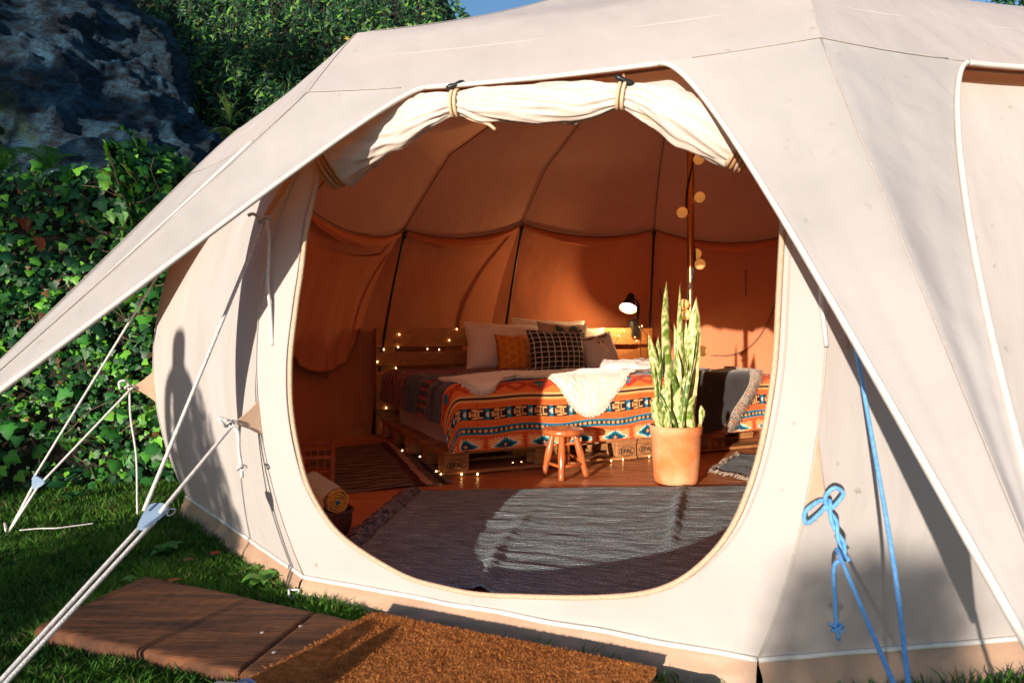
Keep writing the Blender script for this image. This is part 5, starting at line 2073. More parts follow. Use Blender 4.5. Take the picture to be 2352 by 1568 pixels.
def build_ivy():
    root = thing('ivy_hedge', 'dense green ivy covering the steep bank left of the tent', 'ivy', (-3.1, 4.2, GZ))
    g = np.random.default_rng(11)
    n = 14000
    ps = .10 + .42 * g.random(n); hs = g.random(n) ** .85 * 1.20
    pos, nr = [], []
    for p, h in zip(ps, hs):
        q, inn = bank_pt(p, min(1, h))
        out = np.append(-inn, .20 + .8 * max(0, h - .85))
        if h > 1:
            q = q + A_(-.05, 1.0, 0) * (h - 1) * 5
        pos.append(q + unit(out) * (g.random() ** 2 * .17 + .005))
        nr.append(out)
    pos, nr = np.array(pos), np.array(nr)
    nr = unit(nr) + g.normal(0, .55, (n, 3)) + A_(0, -.3, .35)
    down = np.tile(A_(0, 0, -1.0), (n, 1)) + g.normal(0, .55, (n, 3))
    size = .026 + .070 * g.random(n) ** 2.2
    col = leaf_cols(n, (.010, .062, .018), (.030, .145, .026), (.15, .44, .03), .22, 5)  # the bright share paints sunlit leaves by colour
    dead = g.random(n) < .045
    col[dead] = A_(.20, .095, .035) * g.uniform(.5, 1.4, (dead.sum(), 1))
    # the 300 that show largest become leaves of their own
    px = CX + FPX * pos[:, 0] / pos[:, 1]
    py = HZ - FPX * (pos[:, 2] - CAMH) / pos[:, 1]
    inview = (px > 5) & (px < 470) & (py > 330) & (py < 1160) & ~((px > 360) & (py > 560)) & (py - (890 - px * .737) < 9999)
    face = -(unit(nr) * unit(pos - A_(0, 0, CAMH))).sum(1)
    under = (py < 840 - px * .98) | (py > 905 - px * .70)
    score = np.where(inview & under, size * np.clip(face, .05, 1), 0)
    top = np.argsort(-score)[:300]
    rest = np.ones(n, bool); rest[top] = False
    me = {}
    pal = [(.03, .16, .03), (.05, .25, .035), (.09, .36, .04), (.15, .44, .045), (.014, .085, .03)]  # brighter greens stand for leaves in the sun
    for k in top:
        ci = int(g.choice([0, 1, 2, 3, 4], p=[.22, .18, .20, .12, .28]))
        if ci not in me:
            V = np.array(IVY_V)
            o = mesh('leaf', V, np.array(IVY_F), LEAF, None, True, np.tile(A_(*pal[ci]), (len(V), 1)) * np.concatenate([[1.25], np.full(len(V) - 1, 1.0)])[:, None])
            me[ci] = o.data
        else:
            o = bpy.data.objects.new('leaf', me[ci]); COL.objects.link(o)
        z = unit(nr[k]); y = -unit(down[k] - np.dot(down[k], z) * z); x = np.cross(y, z)
        M = Matrix(((x[0], y[0], z[0], pos[k][0]), (x[1], y[1], z[1], pos[k][1]), (x[2], y[2], z[2], pos[k][2]), (0, 0, 0, 1)))
        s = size[k] * 1.12
        o.parent = root; o.matrix_parent_inverse = WINV(root)
        o.matrix_basis = M @ Matrix.Diagonal((s, s, s, 1))
    scatter('foliage', IVY_V, IVY_F, pos[rest], nr[rest], down[rest], size[rest], col[rest], LEAF, root)
    # woody stems and dry runners
    geos = []
    for k in range(260):
        p, h = .14 + .34 * g.random(), .05 + .8 * g.random()
        a, inn = bank_pt(p, h)
        o = np.append(-inn, .1)
        P = [a + o * .02]
        d = A_(g.normal(0, 1), g.normal(0, .3), g.normal(0, .8)); d /= np.linalg.norm(d)
        for s in range(6):
            d = unit(d + g.normal(0, .35, 3) * A_(1, .4, 1)); P.append(P[-1] + d * g.uniform(.03, .10) + o * g.uniform(-.006, .030))
        geos.append(tube_geo(P, np.linspace(.0045, .0018, 7), 4))
    V, F = join(geos)
    tag(mesh('stems', V, F, TWIG, root), kind='stuff')


TWIG = pmat('dry_twig', (0.10, 0.065, 0.035), (0.17, 0.12, 0.07), 20, 0.9, 0.3)
build_ivy()


def build_climber():
    root = thing('flowering_climber', 'small leaved climber with yellow flowers trailing down the hill behind the tent', 'climber', (-2.5, 9.2, 0))
    g = np.random.default_rng(21)
    pos, nr, dn = [], [], []
    stems = []
    fl = []
    for k in range(430):
        x = g.uniform(-5.6, .35)
        zt = g.uniform(2.4, 6.6) if x < -1.0 else g.uniform(2.4, 5.1)
        if x > -.45:
            zt = min(zt, 4.95 - .2 * (x + .45))
        y = 8.75 - .09 * abs(x + 2) + 1.4 * (zt / 6) ** 2 - .5 * g.random()
        L = g.uniform(.5, 1.5)
        p = A_(x, y, zt)
        P = [p.copy()]
        dx = g.normal(0, .12)
        for s in range(int(L / .055)):
            dx = dx * .9 + g.normal(0, .04)
            p = p + A_(dx * .055, -.010 + g.normal(0, .012), -.055)
            P.append(p.copy())
            for q in range(3):
                o = A_(g.normal(0, .055), g.normal(-.03, .05), g.normal(0, .03))
                pos.append(p + o); nr.append(A_(g.normal(0, .6), -1 + g.normal(0, .4), .5 + g.normal(0, .5))); dn.append(A_(o[0] * 14 + g.normal(0, .5), -.3, -.7 + g.normal(0, .5)))
        if len(P) > 5:
            stems.append(tube_geo(P[::3], .003, 4))
        if g.random() < .2:
            fl.append(P[int(g.integers(0, len(P)))] + A_(0, -.10, 0))
    # leaves that fill the shaded depth between the strands
    m = 9000
    fx = g.uniform(-6.5, .5, m); fz = g.uniform(1.6, 6.6, m)
    fz = np.where(fx > -.45, np.minimum(fz, 4.9 - .2 * (fx + .45)), np.where(fx > -1.1, np.minimum(fz, 5.1 + (-.45 - fx) * 1.6), fz))
    fy = 8.85 - .09 * np.abs(fx + 2) + 1.4 * (fz / 6) ** 2 + g.uniform(-.2, .25, m)
    pos = np.concatenate([np.array(pos), np.stack([fx, fy, fz], 1)])
    n = len(pos)
    nr = np.concatenate([np.array(nr), g.normal(0, .7, (m, 3)) + A_(0, -.8, .5)])
    dn = np.concatenate([np.array(dn), g.normal(0, .8, (m, 3)) + A_(0, 0, -.6)])
    size = .065 + .065 * g.random(n)
    col = leaf_cols(n, (.010, .050, .022), (.025, .110, .030), (.15, .36, .04), .16, 8)  # sunlit leaves are painted in as the bright share
    scatter('foliage', LANCE_V, LANCE_F, pos, nr, dn, size, col, LEAF, root)
    V, F = join(stems)
    tag(mesh('stems', V, F, TWIG, root), kind='stuff')
    V, F = [(0, 0, .15)], []
    for k in range(5):
        a = 2 * math.pi * k / 5
        b = len(V)
        V += [(.35 * math.cos(a - .5), .35 * math.sin(a - .5), 0), (math.cos(a), math.sin(a), .1), (.35 * math.cos(a + .5), .35 * math.sin(a + .5), 0)]
        F += [(0, b, b + 1), (0, b + 1, b + 2)]
    fm = pmat('yellow_petal', (0.80, 0.62, 0.10), (0.75, 0.55, 0.08), 20, 0.6, 0.0, transl=.25)
    me = None
    for p in fl:
        if me is None:
            o = mesh('flower', np.array(V, float), F, fm); me = o.data
        else:
            o = bpy.data.objects.new('flower', me); COL.objects.link(o)
        o.parent = root; o.matrix_parent_inverse = WINV(root)
        o.location = p; s = g.uniform(.032, .05); o.scale = (s, s, s)
        o.rotation_euler = (R(75) + g.normal(0, .3), g.normal(0, .4), g.normal(0, .5))


build_climber()


def fern(label, base, n, L, seed, col=(.05, .20, .03), spread=1.0, group='ferns on the bank'):
    g = np.random.default_rng(seed)
    root = thing('fern', label, 'fern', tuple(base), 0, group)
    for k in range(n):
        az = g.uniform(-2.6, -.5) if n > 2 else g.uniform(-1.9, -1.2)
        if n > 3:
            az = -math.pi * (.08 + .84 * k / (n - 1)) + g.normal(0, .1)
        d = A_(math.cos(az), math.sin(az) * .7, 0) * spread
        l = L * g.uniform(.75, 1.1)
        P = [base]
        el = 1.3
        m = 20
        for s in range(m):
            el -= (1.7 / m) * g.uniform(.7, 1.2)
            P.append(P[-1] + (d * math.cos(el) + A_(0, 0, 1) * math.sin(el)) * l / m)
        P = np.array(P)
        V, F = tube_geo(P, np.linspace(.004, .0012, len(P)), 4)
        geos = [(V, F)]
        for s in range(2, len(P)):
            f = s / len(P)
            w = l * .19 * math.sin(math.pi * min(1, .12 + f * .9)) ** .8
            t = unit(P[s] - P[s - 1]); sd = unit(np.cross(t, A_(0, 0, 1)))
            up = np.cross(sd, t)
            for sg in (-1, 1):
                e = P[s] + sd * sg * w + t * w * .35 - up * w * .15
                h = l / m * .24
                mid = P[s] + sd * sg * w * .55 + t * w * .12
                geos.append((np.array([P[s] - t * h, mid - t * h * .9, e, mid + t * h * .9, P[s] + t * h]), [(0, 1, 2, 3, 4)]))
        V, F = join(geos)
        c = np.tile(A_(*col) * g.uniform(.7, 1.35), (len(V), 1))
        mesh('frond', V, F, LEAF, root, False, c)


def sprout(name, label, cat, base, n, L, w, seed, col, up=.8, group=None, az=None):
    """rosette of lance shaped leaves"""
    g = np.random.default_rng(seed)
    root = thing(name, label, cat, tuple(base), 0, group)
    for k in range(n):
        a = 2 * math.pi * k / n + g.normal(0, .25) if az is None else g.uniform(*az)
        e = up * g.uniform(.6, 1.3)
        d = A_(math.cos(a), math.sin(a), 0)
        l = L * g.uniform(.7, 1.15)
        V = []
        m = 8
        s = np.cross(d, A_(0, 0, 1))
        p = np.asarray(base, float) + A_(0, 0, .01)
        for q in range(m):
            f = q / (m - 1)
            ww = w * l * math.sin(math.pi * (.06 + .94 * f) ** .8) + .001
            el = e - 1.3 * f * f
            if q:
                p = p + (d * math.cos(el) + A_(0, 0, 1) * math.sin(el)) * l / (m - 1)
            V += [p - s * ww + A_(0, 0, ww * .35), p, p + s * ww + A_(0, 0, ww * .35)]
        mesh('leaf', V, grid_faces(m, 3), LEAF, root, True, np.tile(A_(*col) * g.uniform(.75, 1.25), (len(V), 1)))
    return root


def on_bank(px, py, d):
    return atd(px, py, d)


def build_plants():
    fern('green fern arching over the brow of the bank below the dark rock', on_bank(110, 395, 4.72), 6, .34, 1, (.06, .22, .03))
    fern('green fern at the left edge of the photo on top of the bank', on_bank(5, 400, 4.62), 6, .36, 2, (.07, .22, .03))
    fern('yellow green fern tuft on the brow of the bank, right of the arching fern', on_bank(250, 425, 4.78), 5, .22, 3, (.18, .30, .04))
    fern('rust red dying fern frond hanging among the ivy at the far left', on_bank(62, 535, 4.38), 2, .22, 4, (.38, .06, .035))
    fern('thin rust red fern frond in the ivy below the larger red one', on_bank(95, 580, 4.36), 1, .20, 5, (.32, .07, .04))
    fern('bright green fern near the foot of the bank behind the guy ropes', on_bank(160, 1040, 4.18), 5, .22, 6, (.06, .24, .03))
    sprout('ledge_plant', 'small broad leaved plant sprouting from the rock ledge above the bank', 'plant', on_bank(362, 388, 5.2), 6, .17, .22, 7, (.04, .20, .05), .9)
    sprout('grass_tuft', 'pale grass tuft at the right edge of the dark rock', 'plant', on_bank(528, 285, 7.0), 14, .40, .03, 8, (.16, .26, .06), 1.1)
    sprout('creeper_sprig', 'yellow green leafy sprig between the dark rock and the tent roof', 'plant', on_bank(535, 320, 6.8), 9, .24, .26, 9, (.22, .32, .06), .5)
    sprout('moss_tuft', 'bright green moss tuft growing in a crack of the dark rock', 'moss', on_bank(287, 322, 6.05), 40, .16, .05, 10, (.06, .26, .03), .9)
    k = 10
    for lab, px, py, n, L, col in (
            ('bright broad leaved weed in the grass against the mud skirt at the tent corner', 612, 1345, 7, .10, (.14, .36, .05)),
            ('small weed beside the bright one, nearer the wooden plank', 590, 1318, 5, .06, (.16, .36, .05)),
            ('dark green weed on the lawn halfway between plank and bank', 385, 1275, 6, .08, (.05, .20, .04)),
            ('low weed on the lawn in the shade under the white guy ropes', 165, 1150, 6, .08, (.04, .16, .04)),
            ('tiny clover weed by the left end of the wooden plank', 300, 1345, 5, .05, (.08, .26, .05))):
        k += 1
        sprout('weed', lab, 'weed', at(px, py, GZ), n, L, .30, k, col, .8, 'weeds in the lawn')


build_plants()


# --- grass
def in_poly(x, y, poly):
    c = np.zeros(len(x), bool)
    n = len(poly)
    j = n - 1
    for i in range(n):
        xi, yi = poly[i]; xj, yj = poly[j]
        m = ((yi > y) != (yj > y)) & (x < (xj - xi) * (y - yi) / (yj - yi + 1e-12) + xi)
        c ^= m
        j = i
    return c


BOARD_Z = -.030
BD1 = [at(78, 1440, BOARD_Z), at(545, 1540, BOARD_Z), at(722, 1401, BOARD_Z), at(335, 1318, BOARD_Z)]
BD2 = [at(550, 1541, BOARD_Z), at(1560, 1790, BOARD_Z), at(1640, 1585, BOARD_Z), at(727, 1402, BOARD_Z)]


def build_grass():
    g = np.random.default_rng(31)
    n = 300000
    x = np.concatenate([g.uniform(-6.0, 5.0, int(n * .75)), g.uniform(-2.4, -.4, n - int(n * .75))])
    y = np.concatenate([g.uniform(-.2, 4.6, int(n * .75)), g.uniform(1.2, 3.2, n - int(n * .75))])
    k = ~in_poly(x, y, [tuple(CEN + (b - CEN) * 1.012) for b in BOT])
    for bd in (BD1, BD2):
        k &= ~in_poly(x, y, [(p[0], p[1]) for p in bd])
    # behind the bank's foot there is none
    by = np.interp(x, BASE_S[:200, 0], BASE_S[:200, 1])
    k &= y < by + .05
    x, y = x[k], y[k]
    n = len(x)
    clump = np.array([noise.noise(Vector((a * 2.6, b * 2.6, 0))) + .6 * noise.noise(Vector((a * 9, b * 9, 2))) for a, b in zip(x, y)])
    h = (.022 + .030 * g.random(n) ** 1.5) * (1 + .7 * np.clip(clump, -.6, 1))
    z = np.array([ground_h(a, b) for a, b in zip(x, y)])
    a = g.uniform(0, 2 * math.pi, n)
    w = .0022 + .0022 * g.random(n)
    sx, sy = np.cos(a) * w, np.sin(a) * w
    la = g.uniform(0, 2 * math.pi, n); ll = h * g.uniform(.25, 1.1, n)
    base = np.stack([x, y, z], 1)
    s = np.stack([sx, sy, 0 * sx], 1)
    lean = np.stack([np.cos(la) * ll, np.sin(la) * ll, 0 * la], 1)
    up = np.stack([0 * h, 0 * h, h], 1)
    V = np.stack([base - s, base + s, base + lean * .35 + up * .6 + s * .7, base + lean * .35 + up * .6 - s * .7, base + lean + up], 1).reshape(-1, 3)
    i = np.arange(n)[:, None] * 5
    F = np.concatenate([i + A_(0, 1, 2).astype(int), i + A_(0, 2, 3).astype(int), i + A_(3, 2, 4).astype(int)])
    t = np.clip(.5 + .5 * clump, 0, 1)[:, None]
    c = A_(.026, .115, .012) * (1 - t) + A_(.10, .25, .022) * t
    c = c * g.uniform(.6, 1.4, (n, 1))
    dry = g.random(n) < .07
    c[dry] = A_(.20, .18, .07)
    o = mesh('lawn_grass', V, F, GRASS, None, True, np.repeat(c, 5, 0))
    tag(o, 'short green lawn grass around the tent', 'grass', kind='stuff')
    # fallen leaves
    for lab, px, py, col in (('red fallen leaf lying in the grass near the tent skirt', 492, 1268, (.45, .05, .03)),
                             ('brown fallen leaf lying in the grass left of the red one', 430, 1283, (.22, .10, .05)),
                             ('small orange fallen leaf behind the wooden plank', 395, 1330, (.5, .15, .04))):
        p = at(px, py, GZ + .03)
        V = np.array(IVY_V) * .045
        V[:, 2] += .02 * V[:, 0]
        o = mesh('fallen_leaf', V + p, np.array(IVY_F), LEAF, None, True, np.tile(A_(*col), (len(V), 1)))
        tag(o, lab, 'leaf', 'fallen leaves on the lawn')


build_grass()

# --- planks, doormat, shoes
OLDWOOD = pmat('weathered_plank', (0.045, 0.017, 0.007), (0.20, 0.075, 0.026), 2.4, 0.8, 0.5, 14, 0.01, lo=.36, hi=.70, stretch=(1.0, 9.0, 1.0), detail=12, rotz=.42)


def plank(label, quad, seed, knots):
    nu, nv = 90, 34
    q = [np.asarray(p, float) for p in quad]
    V = []
    th = .055
    for i in range(nu):
        s = i / (nu - 1)
        for j in range(nv):
            t = j / (nv - 1)
            p = (q[0] * (1 - s) + q[1] * s) * (1 - t) + (q[3] * (1 - s) + q[2] * s) * t
            e = min(t, 1 - t)
            ed = max(0, 1 - e / .03)
            ev = max(0, 1 - min(s, 1 - s) / .012)
            w = .010 * nz(s * 9, seed, t > .5) + .006 * nz(s * 31, seed, 2.0 + (t > .5))
            p = p + A_(0, (1 if t < .5 else -1) * abs(w) * (1 if e < .3 else 0) * (1 - e / .3), 0)
            z = BOARD_Z - .006 * ed ** 3 - .006 * ev ** 3 + .0025 * nz(s * 26, t * 4, seed) + .0015 * nz(s * 60, t * 30, seed) + .004 * nz(s * 3, t * 3, seed)
            V.append((p[0], p[1], z))
    V = np.array(V)
    low = V.copy(); low[:, 2] = BOARD_Z - th
    f = grid_faces(nu, nv)
    top = len(V)
    b = [i * nv for i in range(nu)] + [(nu - 1) * nv + j for j in range(1, nv)] + [i * nv + nv - 1 for i in range(nu - 2, -1, -1)] + [j for j in range(nv - 2, 0, -1)]
    skirt = np.array([(b[k], b[k] + top, b[(k + 1) % len(b)] + top, b[(k + 1) % len(b)]) for k in range(len(b))])
    o = mesh('wooden_plank', np.concatenate([V, low]), np.concatenate([f, skirt]), OLDWOOD)
    tag(o, label, 'plank', 'planks laid in front of the door')
    for (px, py) in knots:
        p = at(px, py, BOARD_Z + .002)
        W, F = lathe_geo([(.0005, .002), (.005, .0018), (.0065, 0)], p, 10)
        mesh('screw_head', W, F, SCREW, o)


SCREW = pmat('screw_metal', (0.62, 0.56, 0.50), (0.5, 0.45, 0.4), 30, 0.4, 0.0, metal=.4)
plank('weathered brown plank with a chipped pointed end lying on the lawn, left of the joint', BD1, 3.0, ((690, 1437), (602, 1452)))
plank('weathered brown plank running on under the doormat, right of the joint', BD2, 8.0, ((629, 1497),))

COIR = pmat('coir_fibre', (0.44, 0.145, 0.028), (0.64, 0.25, 0.055), 40, 0.95, 0.9, 90, 0.02)


def build_mat():
    z0 = -.010
    fl_, fr = at(858, 1404, z0), at(1508, 1532, z0)
    nl = at(592, 1546, z0)
    nr = fr + (nl - fl_)
    nl = fl_ + (nl - fl_) * 1.25; nr = fr + (nr - fr) * 1.25
    o, G = sheet('coir_doormat', (nl, nr, fr, fl_), 120, 70, lambda s, t: z0 + .004 * nz(s * 60, t * 40, 0) + .003 * nz(s * 8, t * 8, 5), COIR, thick=.017)
    tag(o, 'rough orange brown coir doormat lying on the planks by the door', 'doormat')
    g = np.random.default_rng(41)
    n = 42000
    s, t = g.random(n), g.random(n)
    p = (nl * (1 - s)[:, None] + nr * s[:, None]) * (1 - t)[:, None] + (fl_ * (1 - s)[:, None] + fr * s[:, None]) * t[:, None]
    p[:, 2] = z0 - .002
    d = g.normal(0, 1, (n, 3)) * A_(.006, .006, 0) + A_(0, 0, 1) * (.003 + .007 * g.random(n))[:, None]
    sd = unit(np.cross(d, g.normal(0, 1, (n, 3)))) * .0011
    V = np.stack([p - sd, p + sd, p + d], 1).reshape(-1, 3)
    w = mesh('fibres', V, np.arange(3 * n).reshape(-1, 3), COIR, o)
    tag(w, kind='stuff')


build_mat()

SHOE_W = pmat('white_canvas_shoe', (0.72, 0.72, 0.74), (0.62, 0.63, 0.66), 20, 0.7, 0.3, 120, 0.003)
SHOE_B = pmat('blue_shoe_panel', (0.05, 0.22, 0.62), (0.07, 0.28, 0.7), 20, 0.6, 0.2, 120, 0.003)


def shoe(label, toe, ang):
    root = thing('sneaker', label, 'shoe', (float(toe[0]), float(toe[1]), GZ + .012), 0, 'pair of sneakers at the plank')
    d = A_(math.sin(ang), math.cos(ang), 0); s = A_(math.cos(ang), -math.sin(ang), 0)
    n, m = 22, 20
    V = []
    for i in range(n):
        f = i / (n - 1)                                   # 0 toe, 1 heel
        w = .052 * (math.sin(math.pi * min(1, .08 + f * 1.1)) ** .45 if f < .5 else 1 - .25 * (f - .5)) * (1 if f < .97 else .75)
        h = .055 + .055 * min(1, max(0, (f - .18) / .4)) + .015 * f
        h *= (min(1, f / .12) ** .5 * .35 + .65)
        for j in range(m):
            a = math.pi * j / (m - 1)
            V.append(toe - d * f * .28 + s * math.cos(a) * w * (1 - .25 * math.sin(a)) + A_(0, 0, GZ + .03 + math.sin(a) ** .8 * h - toe[2]))
    up = mesh('upper', V, grid_faces(n, m), SHOE_W, root)
    ring = [toe + A_(0, 0, GZ + .022 - toe[2]) - d * (.135 - .150 * math.cos(x)) + s * .056 * math.sin(x) for x in np.linspace(0, 2 * math.pi, 40)[:-1]]
    V, F = [], []
    for k, p in enumerate(ring):
        V += [p - A_(0, 0, .012), p + A_(0, 0, .012)]
    k = len(ring)
    F = [(2 * i, 2 * ((i + 1) % k), 2 * ((i + 1) % k) + 1, 2 * i + 1) for i in range(k)] + [tuple(2 * i + 1 for i in range(k)), tuple(2 * i for i in range(k - 1, -1, -1))]
    mesh('sole', V, F, SHOE_W, root, False)
    for f0 in (.06, .22):
        V = []
        for i in range(4):
            f = f0 + .09 * i / 3
            w = .0535 * (math.sin(math.pi * min(1, .08 + f * 1.1)) ** .45); h = .055 + .055 * min(1, max(0, (f - .18) / .4)) + .015 * f
            h *= (min(1, f / .12) ** .5 * .35 + .65)
            for j in range(8):
                a = math.pi * (.28 + .44 * j / 7)
                V.append(toe - d * f * .28 + s * math.cos(a) * w * (1 - .25 * math.sin(a)) + A_(0, 0, GZ + .032 + math.sin(a) ** .8 * h - toe[2]))
        mesh('blue_panel', V, grid_faces(4, 8), SHOE_B, root)


shoe('white sneaker with blue panels, its toe just inside the bottom edge by the plank', at(578, 1568, GZ + .06), .1)
shoe('second white sneaker, right of the other, barely showing at the bottom edge', at(660, 1592, GZ + .06), .25)


# ------------------------------------------------------------------ guy ropes
SLIDER = pmat('blue_clear_plastic', (0.30, 0.45, 0.62), (0.38, 0.52, 0.68), 20, 0.25, 0.0, spec=.6, transl=.35)


def slack(a, b, n=14, sag=.0):
    f = np.linspace(0, 1, n)[:, None]
    p = np.asarray(a) * (1 - f) + np.asarray(b) * f
    p[:, 2] -= (4 * f * (1 - f))[:, 0] * sag
    return p


def knot(parent, c, r, mat, seed=0):
    P = []
    for k in range(40):
        t = 2 * math.pi * k / 40
        P.append(np.asarray(c) + r * A_((2 + math.cos(3 * t)) * math.cos(2 * t), (2 + math.cos(3 * t)) * math.sin(2 * t), math.sin(3 * t) * 1.3))
    tube('knot', P, r * .62, mat, parent, 6, True)


def slider(parent, c, along, up, w, h, mat):
    along = unit(np.asarray(along)); up = unit(np.asarray(up) - np.dot(up, along) * along); n = np.cross(along, up)
    ring = [along * h - up * w, along * h + up * w, up * w * .5 - along * h * .6, -along * h, -up * w * .5 - along * h * .6]
    ring = spline(ring, 20, True)
    V = [c + p + n * .006 for p in ring] + [c + p - n * .006 for p in ring]
    k = len(ring)
    F = [tuple(range(k)), tuple(range(2 * k - 1, k - 1, -1))] + [(x, k + x, k + (x + 1) % k, (x + 1) % k) for x in range(k)]
    mesh('slider', V, F, mat, parent, False)


def build_ropes():
    RR = .0062
    # far left corner A
    e = A_(-1.74, 3.62, 1.42)
    peg = at(20, 1222, GZ)
    sl = atd(85, 1110, 3.30)
    root = thing('guy_rope', 'far left guy rope pair running down beside the ivy to a clear slider', 'guy rope', tuple(peg), 0, 'guy ropes of the tent')
    tube('upper_rope', slack(e, sl + A_(-.02, 0, .02)), RR, ROPE_W, root, 6)
    tube('lower_rope', slack(TABTIP[0], sl + A_(.03, 0, .012)), RR, ROPE_W, root, 6)
    for q in (-.012, .014):
        tube('rope_end', slack(sl + A_(q, 0, 0), peg), RR, ROPE_W, root, 6)
    slider(root, sl, sl - peg, A_(1, 0, .3), .030, .028, SLIDER)
    knot(root, TABTIP[0] + A_(-.012, -.01, 0), .0075, ROPE_W)
    loop = spline([TABTIP[0] + A_(-.01, -.01, .0), TABTIP[0] + A_(-.03, -.02, .035), TABTIP[0] + A_(-.06, -.02, .025), TABTIP[0] + A_(-.055, -.02, -.01)], 16)
    tube('loop', loop, RR, ROPE_W, root, 6)
    tube('loose_tail', spline([TABTIP[0] + A_(-.012, -.01, -.01), TABTIP[0] + A_(.0, -.02, -.16), TABTIP[0] + A_(.035, -.03, -.36), TABTIP[0] + A_(.04, -.03, -.60), TABTIP[0] + A_(.042, -.03, -.66)], 26), RR * .8, ROPE_W, root, 6)
    tube('peg', [peg + A_(0, 0, -.06), peg + A_(-.012, -.01, .05)], .006, SCREW, root, 8)
    # near left corner B
    e = atd(607, 505, 2.45)
    sl = atd(345, 1188, 2.08)
    peg = at(-190, 1780, GZ)
    root = thing('guy_rope', 'near left white guy rope pair crossing the photo to a blue slider', 'guy rope', tuple(peg), 0, 'guy ropes of the tent')
    tube('upper_rope', slack(e, sl + A_(-.02, 0, .02)), RR, ROPE_W, root, 8)
    tube('lower_rope', slack(TABTIP[1], sl + A_(.03, 0, .015)), RR, ROPE_W, root, 8)
    for q in (-.014, .014):
        tube('rope_end', slack(sl + A_(q, 0, -.01), peg + A_(q * .5, 0, 0)), RR, ROPE_W, root, 8)
    slider(root, sl, sl - peg, A_(1, 0, .2), .036, .045, SLIDER)
    knot(root, e, .007, ROPE_W)
    tube('loop', spline([e, e + A_(-.02, -.01, .012), e + A_(-.035, -.02, .018), e + A_(-.05, -.02, .012)], 14), RR, ROPE_W, root, 6)
    tube('loose_tail', spline([e + A_(.01, -.01, -.005), e + A_(.028, -.03, -.08), e + A_(.022, -.03, -.22), e + A_(.032, -.03, -.32), e + A_(.040, -.03, -.45)], 30), RR, ROPE_W, root, 8)
    knot(root, TABTIP[1] + A_(-.008, -.01, 0), .007, ROPE_W)
    t = TABTIP[1]
    tube('loop', spline([t, t + A_(-.02, -.01, .012), t + A_(-.045, -.02, .02), t + A_(-.03, -.02, .0)], 14), RR, ROPE_W, root, 6)
    tube('tab_tail', spline([t + A_(0, -.01, -.005), t + A_(.022, -.02, -.03), t + A_(.025, -.02, -.09), t + A_(.034, -.02, -.15)], 20), RR, ROPE_W, root, 8)
    knot(root, t + A_(.034, -.02, -.15), .0055, ROPE_W)
    tube('tail_tip', [t + A_(.034, -.02, -.15), t + A_(.036, -.02, -.185)], RR, ROPE_W, root, 6)
    tube('peg', [peg + A_(0, 0, -.06), peg + A_(-.012, -.01, .05)], .006, SCREW, root, 8)
    st = spline([corner(1, .93) + outward(1) * .05, corner(1, .86) + outward(1) * .02, e + A_(.004, .01, .02)], 10)
    V = []
    for p in st:
        V += [p - A_(.010, 0, .002), p + A_(.012, 0, .002), p + A_(.012, .006, .002), p - A_(.010, -.006, .002)]
    F = [(4 * k + j, 4 * k + (j + 1) % 4, 4 * k + 4 + (j + 1) % 4, 4 * k + 4 + j) for k in range(len(st) - 1) for j in range(4)]
    mesh('strap', V, F, STRAP, root, False)
    # right corner C
    t = TABTIP[2]
    RR = .0052
    root = thing('guy_rope', 'white guy rope, coloured blue for shade, tied in a bow at the low corner tab, knotted tail hanging', 'guy rope', (.62, .78, GZ), 0, 'guy ropes of the tent')
    end = A_(.60, .78, GZ)
    j = t + A_(.018, -.07, -.13)
    tw = [t + A_(0, -.01, 0) + (j - t) * f + .006 * A_(math.cos(f * 9), 0, math.sin(f * 9)) for f in np.linspace(0, 1, 26)]
    tube('twisted_rope', tw, RR, ROPE_SHADE, root, 8)
    tw = [t + A_(0, -.01, 0) + (j - t) * f - .006 * A_(math.cos(f * 9), 0, math.sin(f * 9)) for f in np.linspace(0, 1, 26)]
    tube('twisted_rope', tw, RR, ROPE_SHADE, root, 8)
    a = atd(1922, 1260, 1.62)
    lowp = atd(2052, 1568, 1.33)
    k2 = lowp + (lowp - a) * 1.0
    k2[2] = max(k2[2], GZ)
    tube('rope', np.concatenate([slack(j, a, 8), slack(a, lowp, 10)[1:], slack(lowp, k2, 8)[1:]]), RR, ROPE_SHADE, root, 8)
    bow1 = spline([t + A_(0, -.015, 0), t + A_(-.03, -.03, .0), t + A_(-.065, -.035, -.025), t + A_(-.06, -.03, -.055), t + A_(-.025, -.02, -.035), t + A_(0, -.015, -.01)], 40)
    bow2 = spline([t + A_(0, -.015, -.02), t + A_(-.012, -.03, .012), t + A_(.008, -.035, .035), t + A_(.032, -.03, .02), t + A_(.02, -.02, -.008), t + A_(0, -.015, -.03)], 40)
    tube('bow', bow1, RR, ROPE_SHADE, root, 8); tube('bow', bow2, RR, ROPE_SHADE, root, 8)
    tail = spline([j, atd(1916, 1300, 1.66), atd(1918, 1380, 1.66), atd(1921, 1440, 1.66)], 24)
    tube('loose_tail', tail, RR, ROPE_SHADE, root, 8)
    knot(root, tail[-1], .0055, ROPE_SHADE)
    tube('tail_tip', [tail[-1], tail[-1] + A_(.006, 0, -.03)], RR, ROPE_SHADE, root, 6)
    root = thing('guy_rope', 'long white guy rope, coloured blue for shade, running straight down the right wall past the bowed one', 'guy rope', (.62, .76, GZ), 0, 'guy ropes of the tent')
    p0 = atd(1893, 420, 1.98); p1 = atd(1938, 650, 1.90); p2 = atd(1995, 960, 1.72); p3 = atd(2052, 1290, 1.48); p4 = atd(2086, 1568, 1.28)
    p5 = p4 + (p4 - p3) * 1.2
    tube('rope', spline([p0, p1, p2, p3, p4, p5], 50), RR, ROPE_SHADE, root, 8)
    w = wall_pt(2, .06, .78)
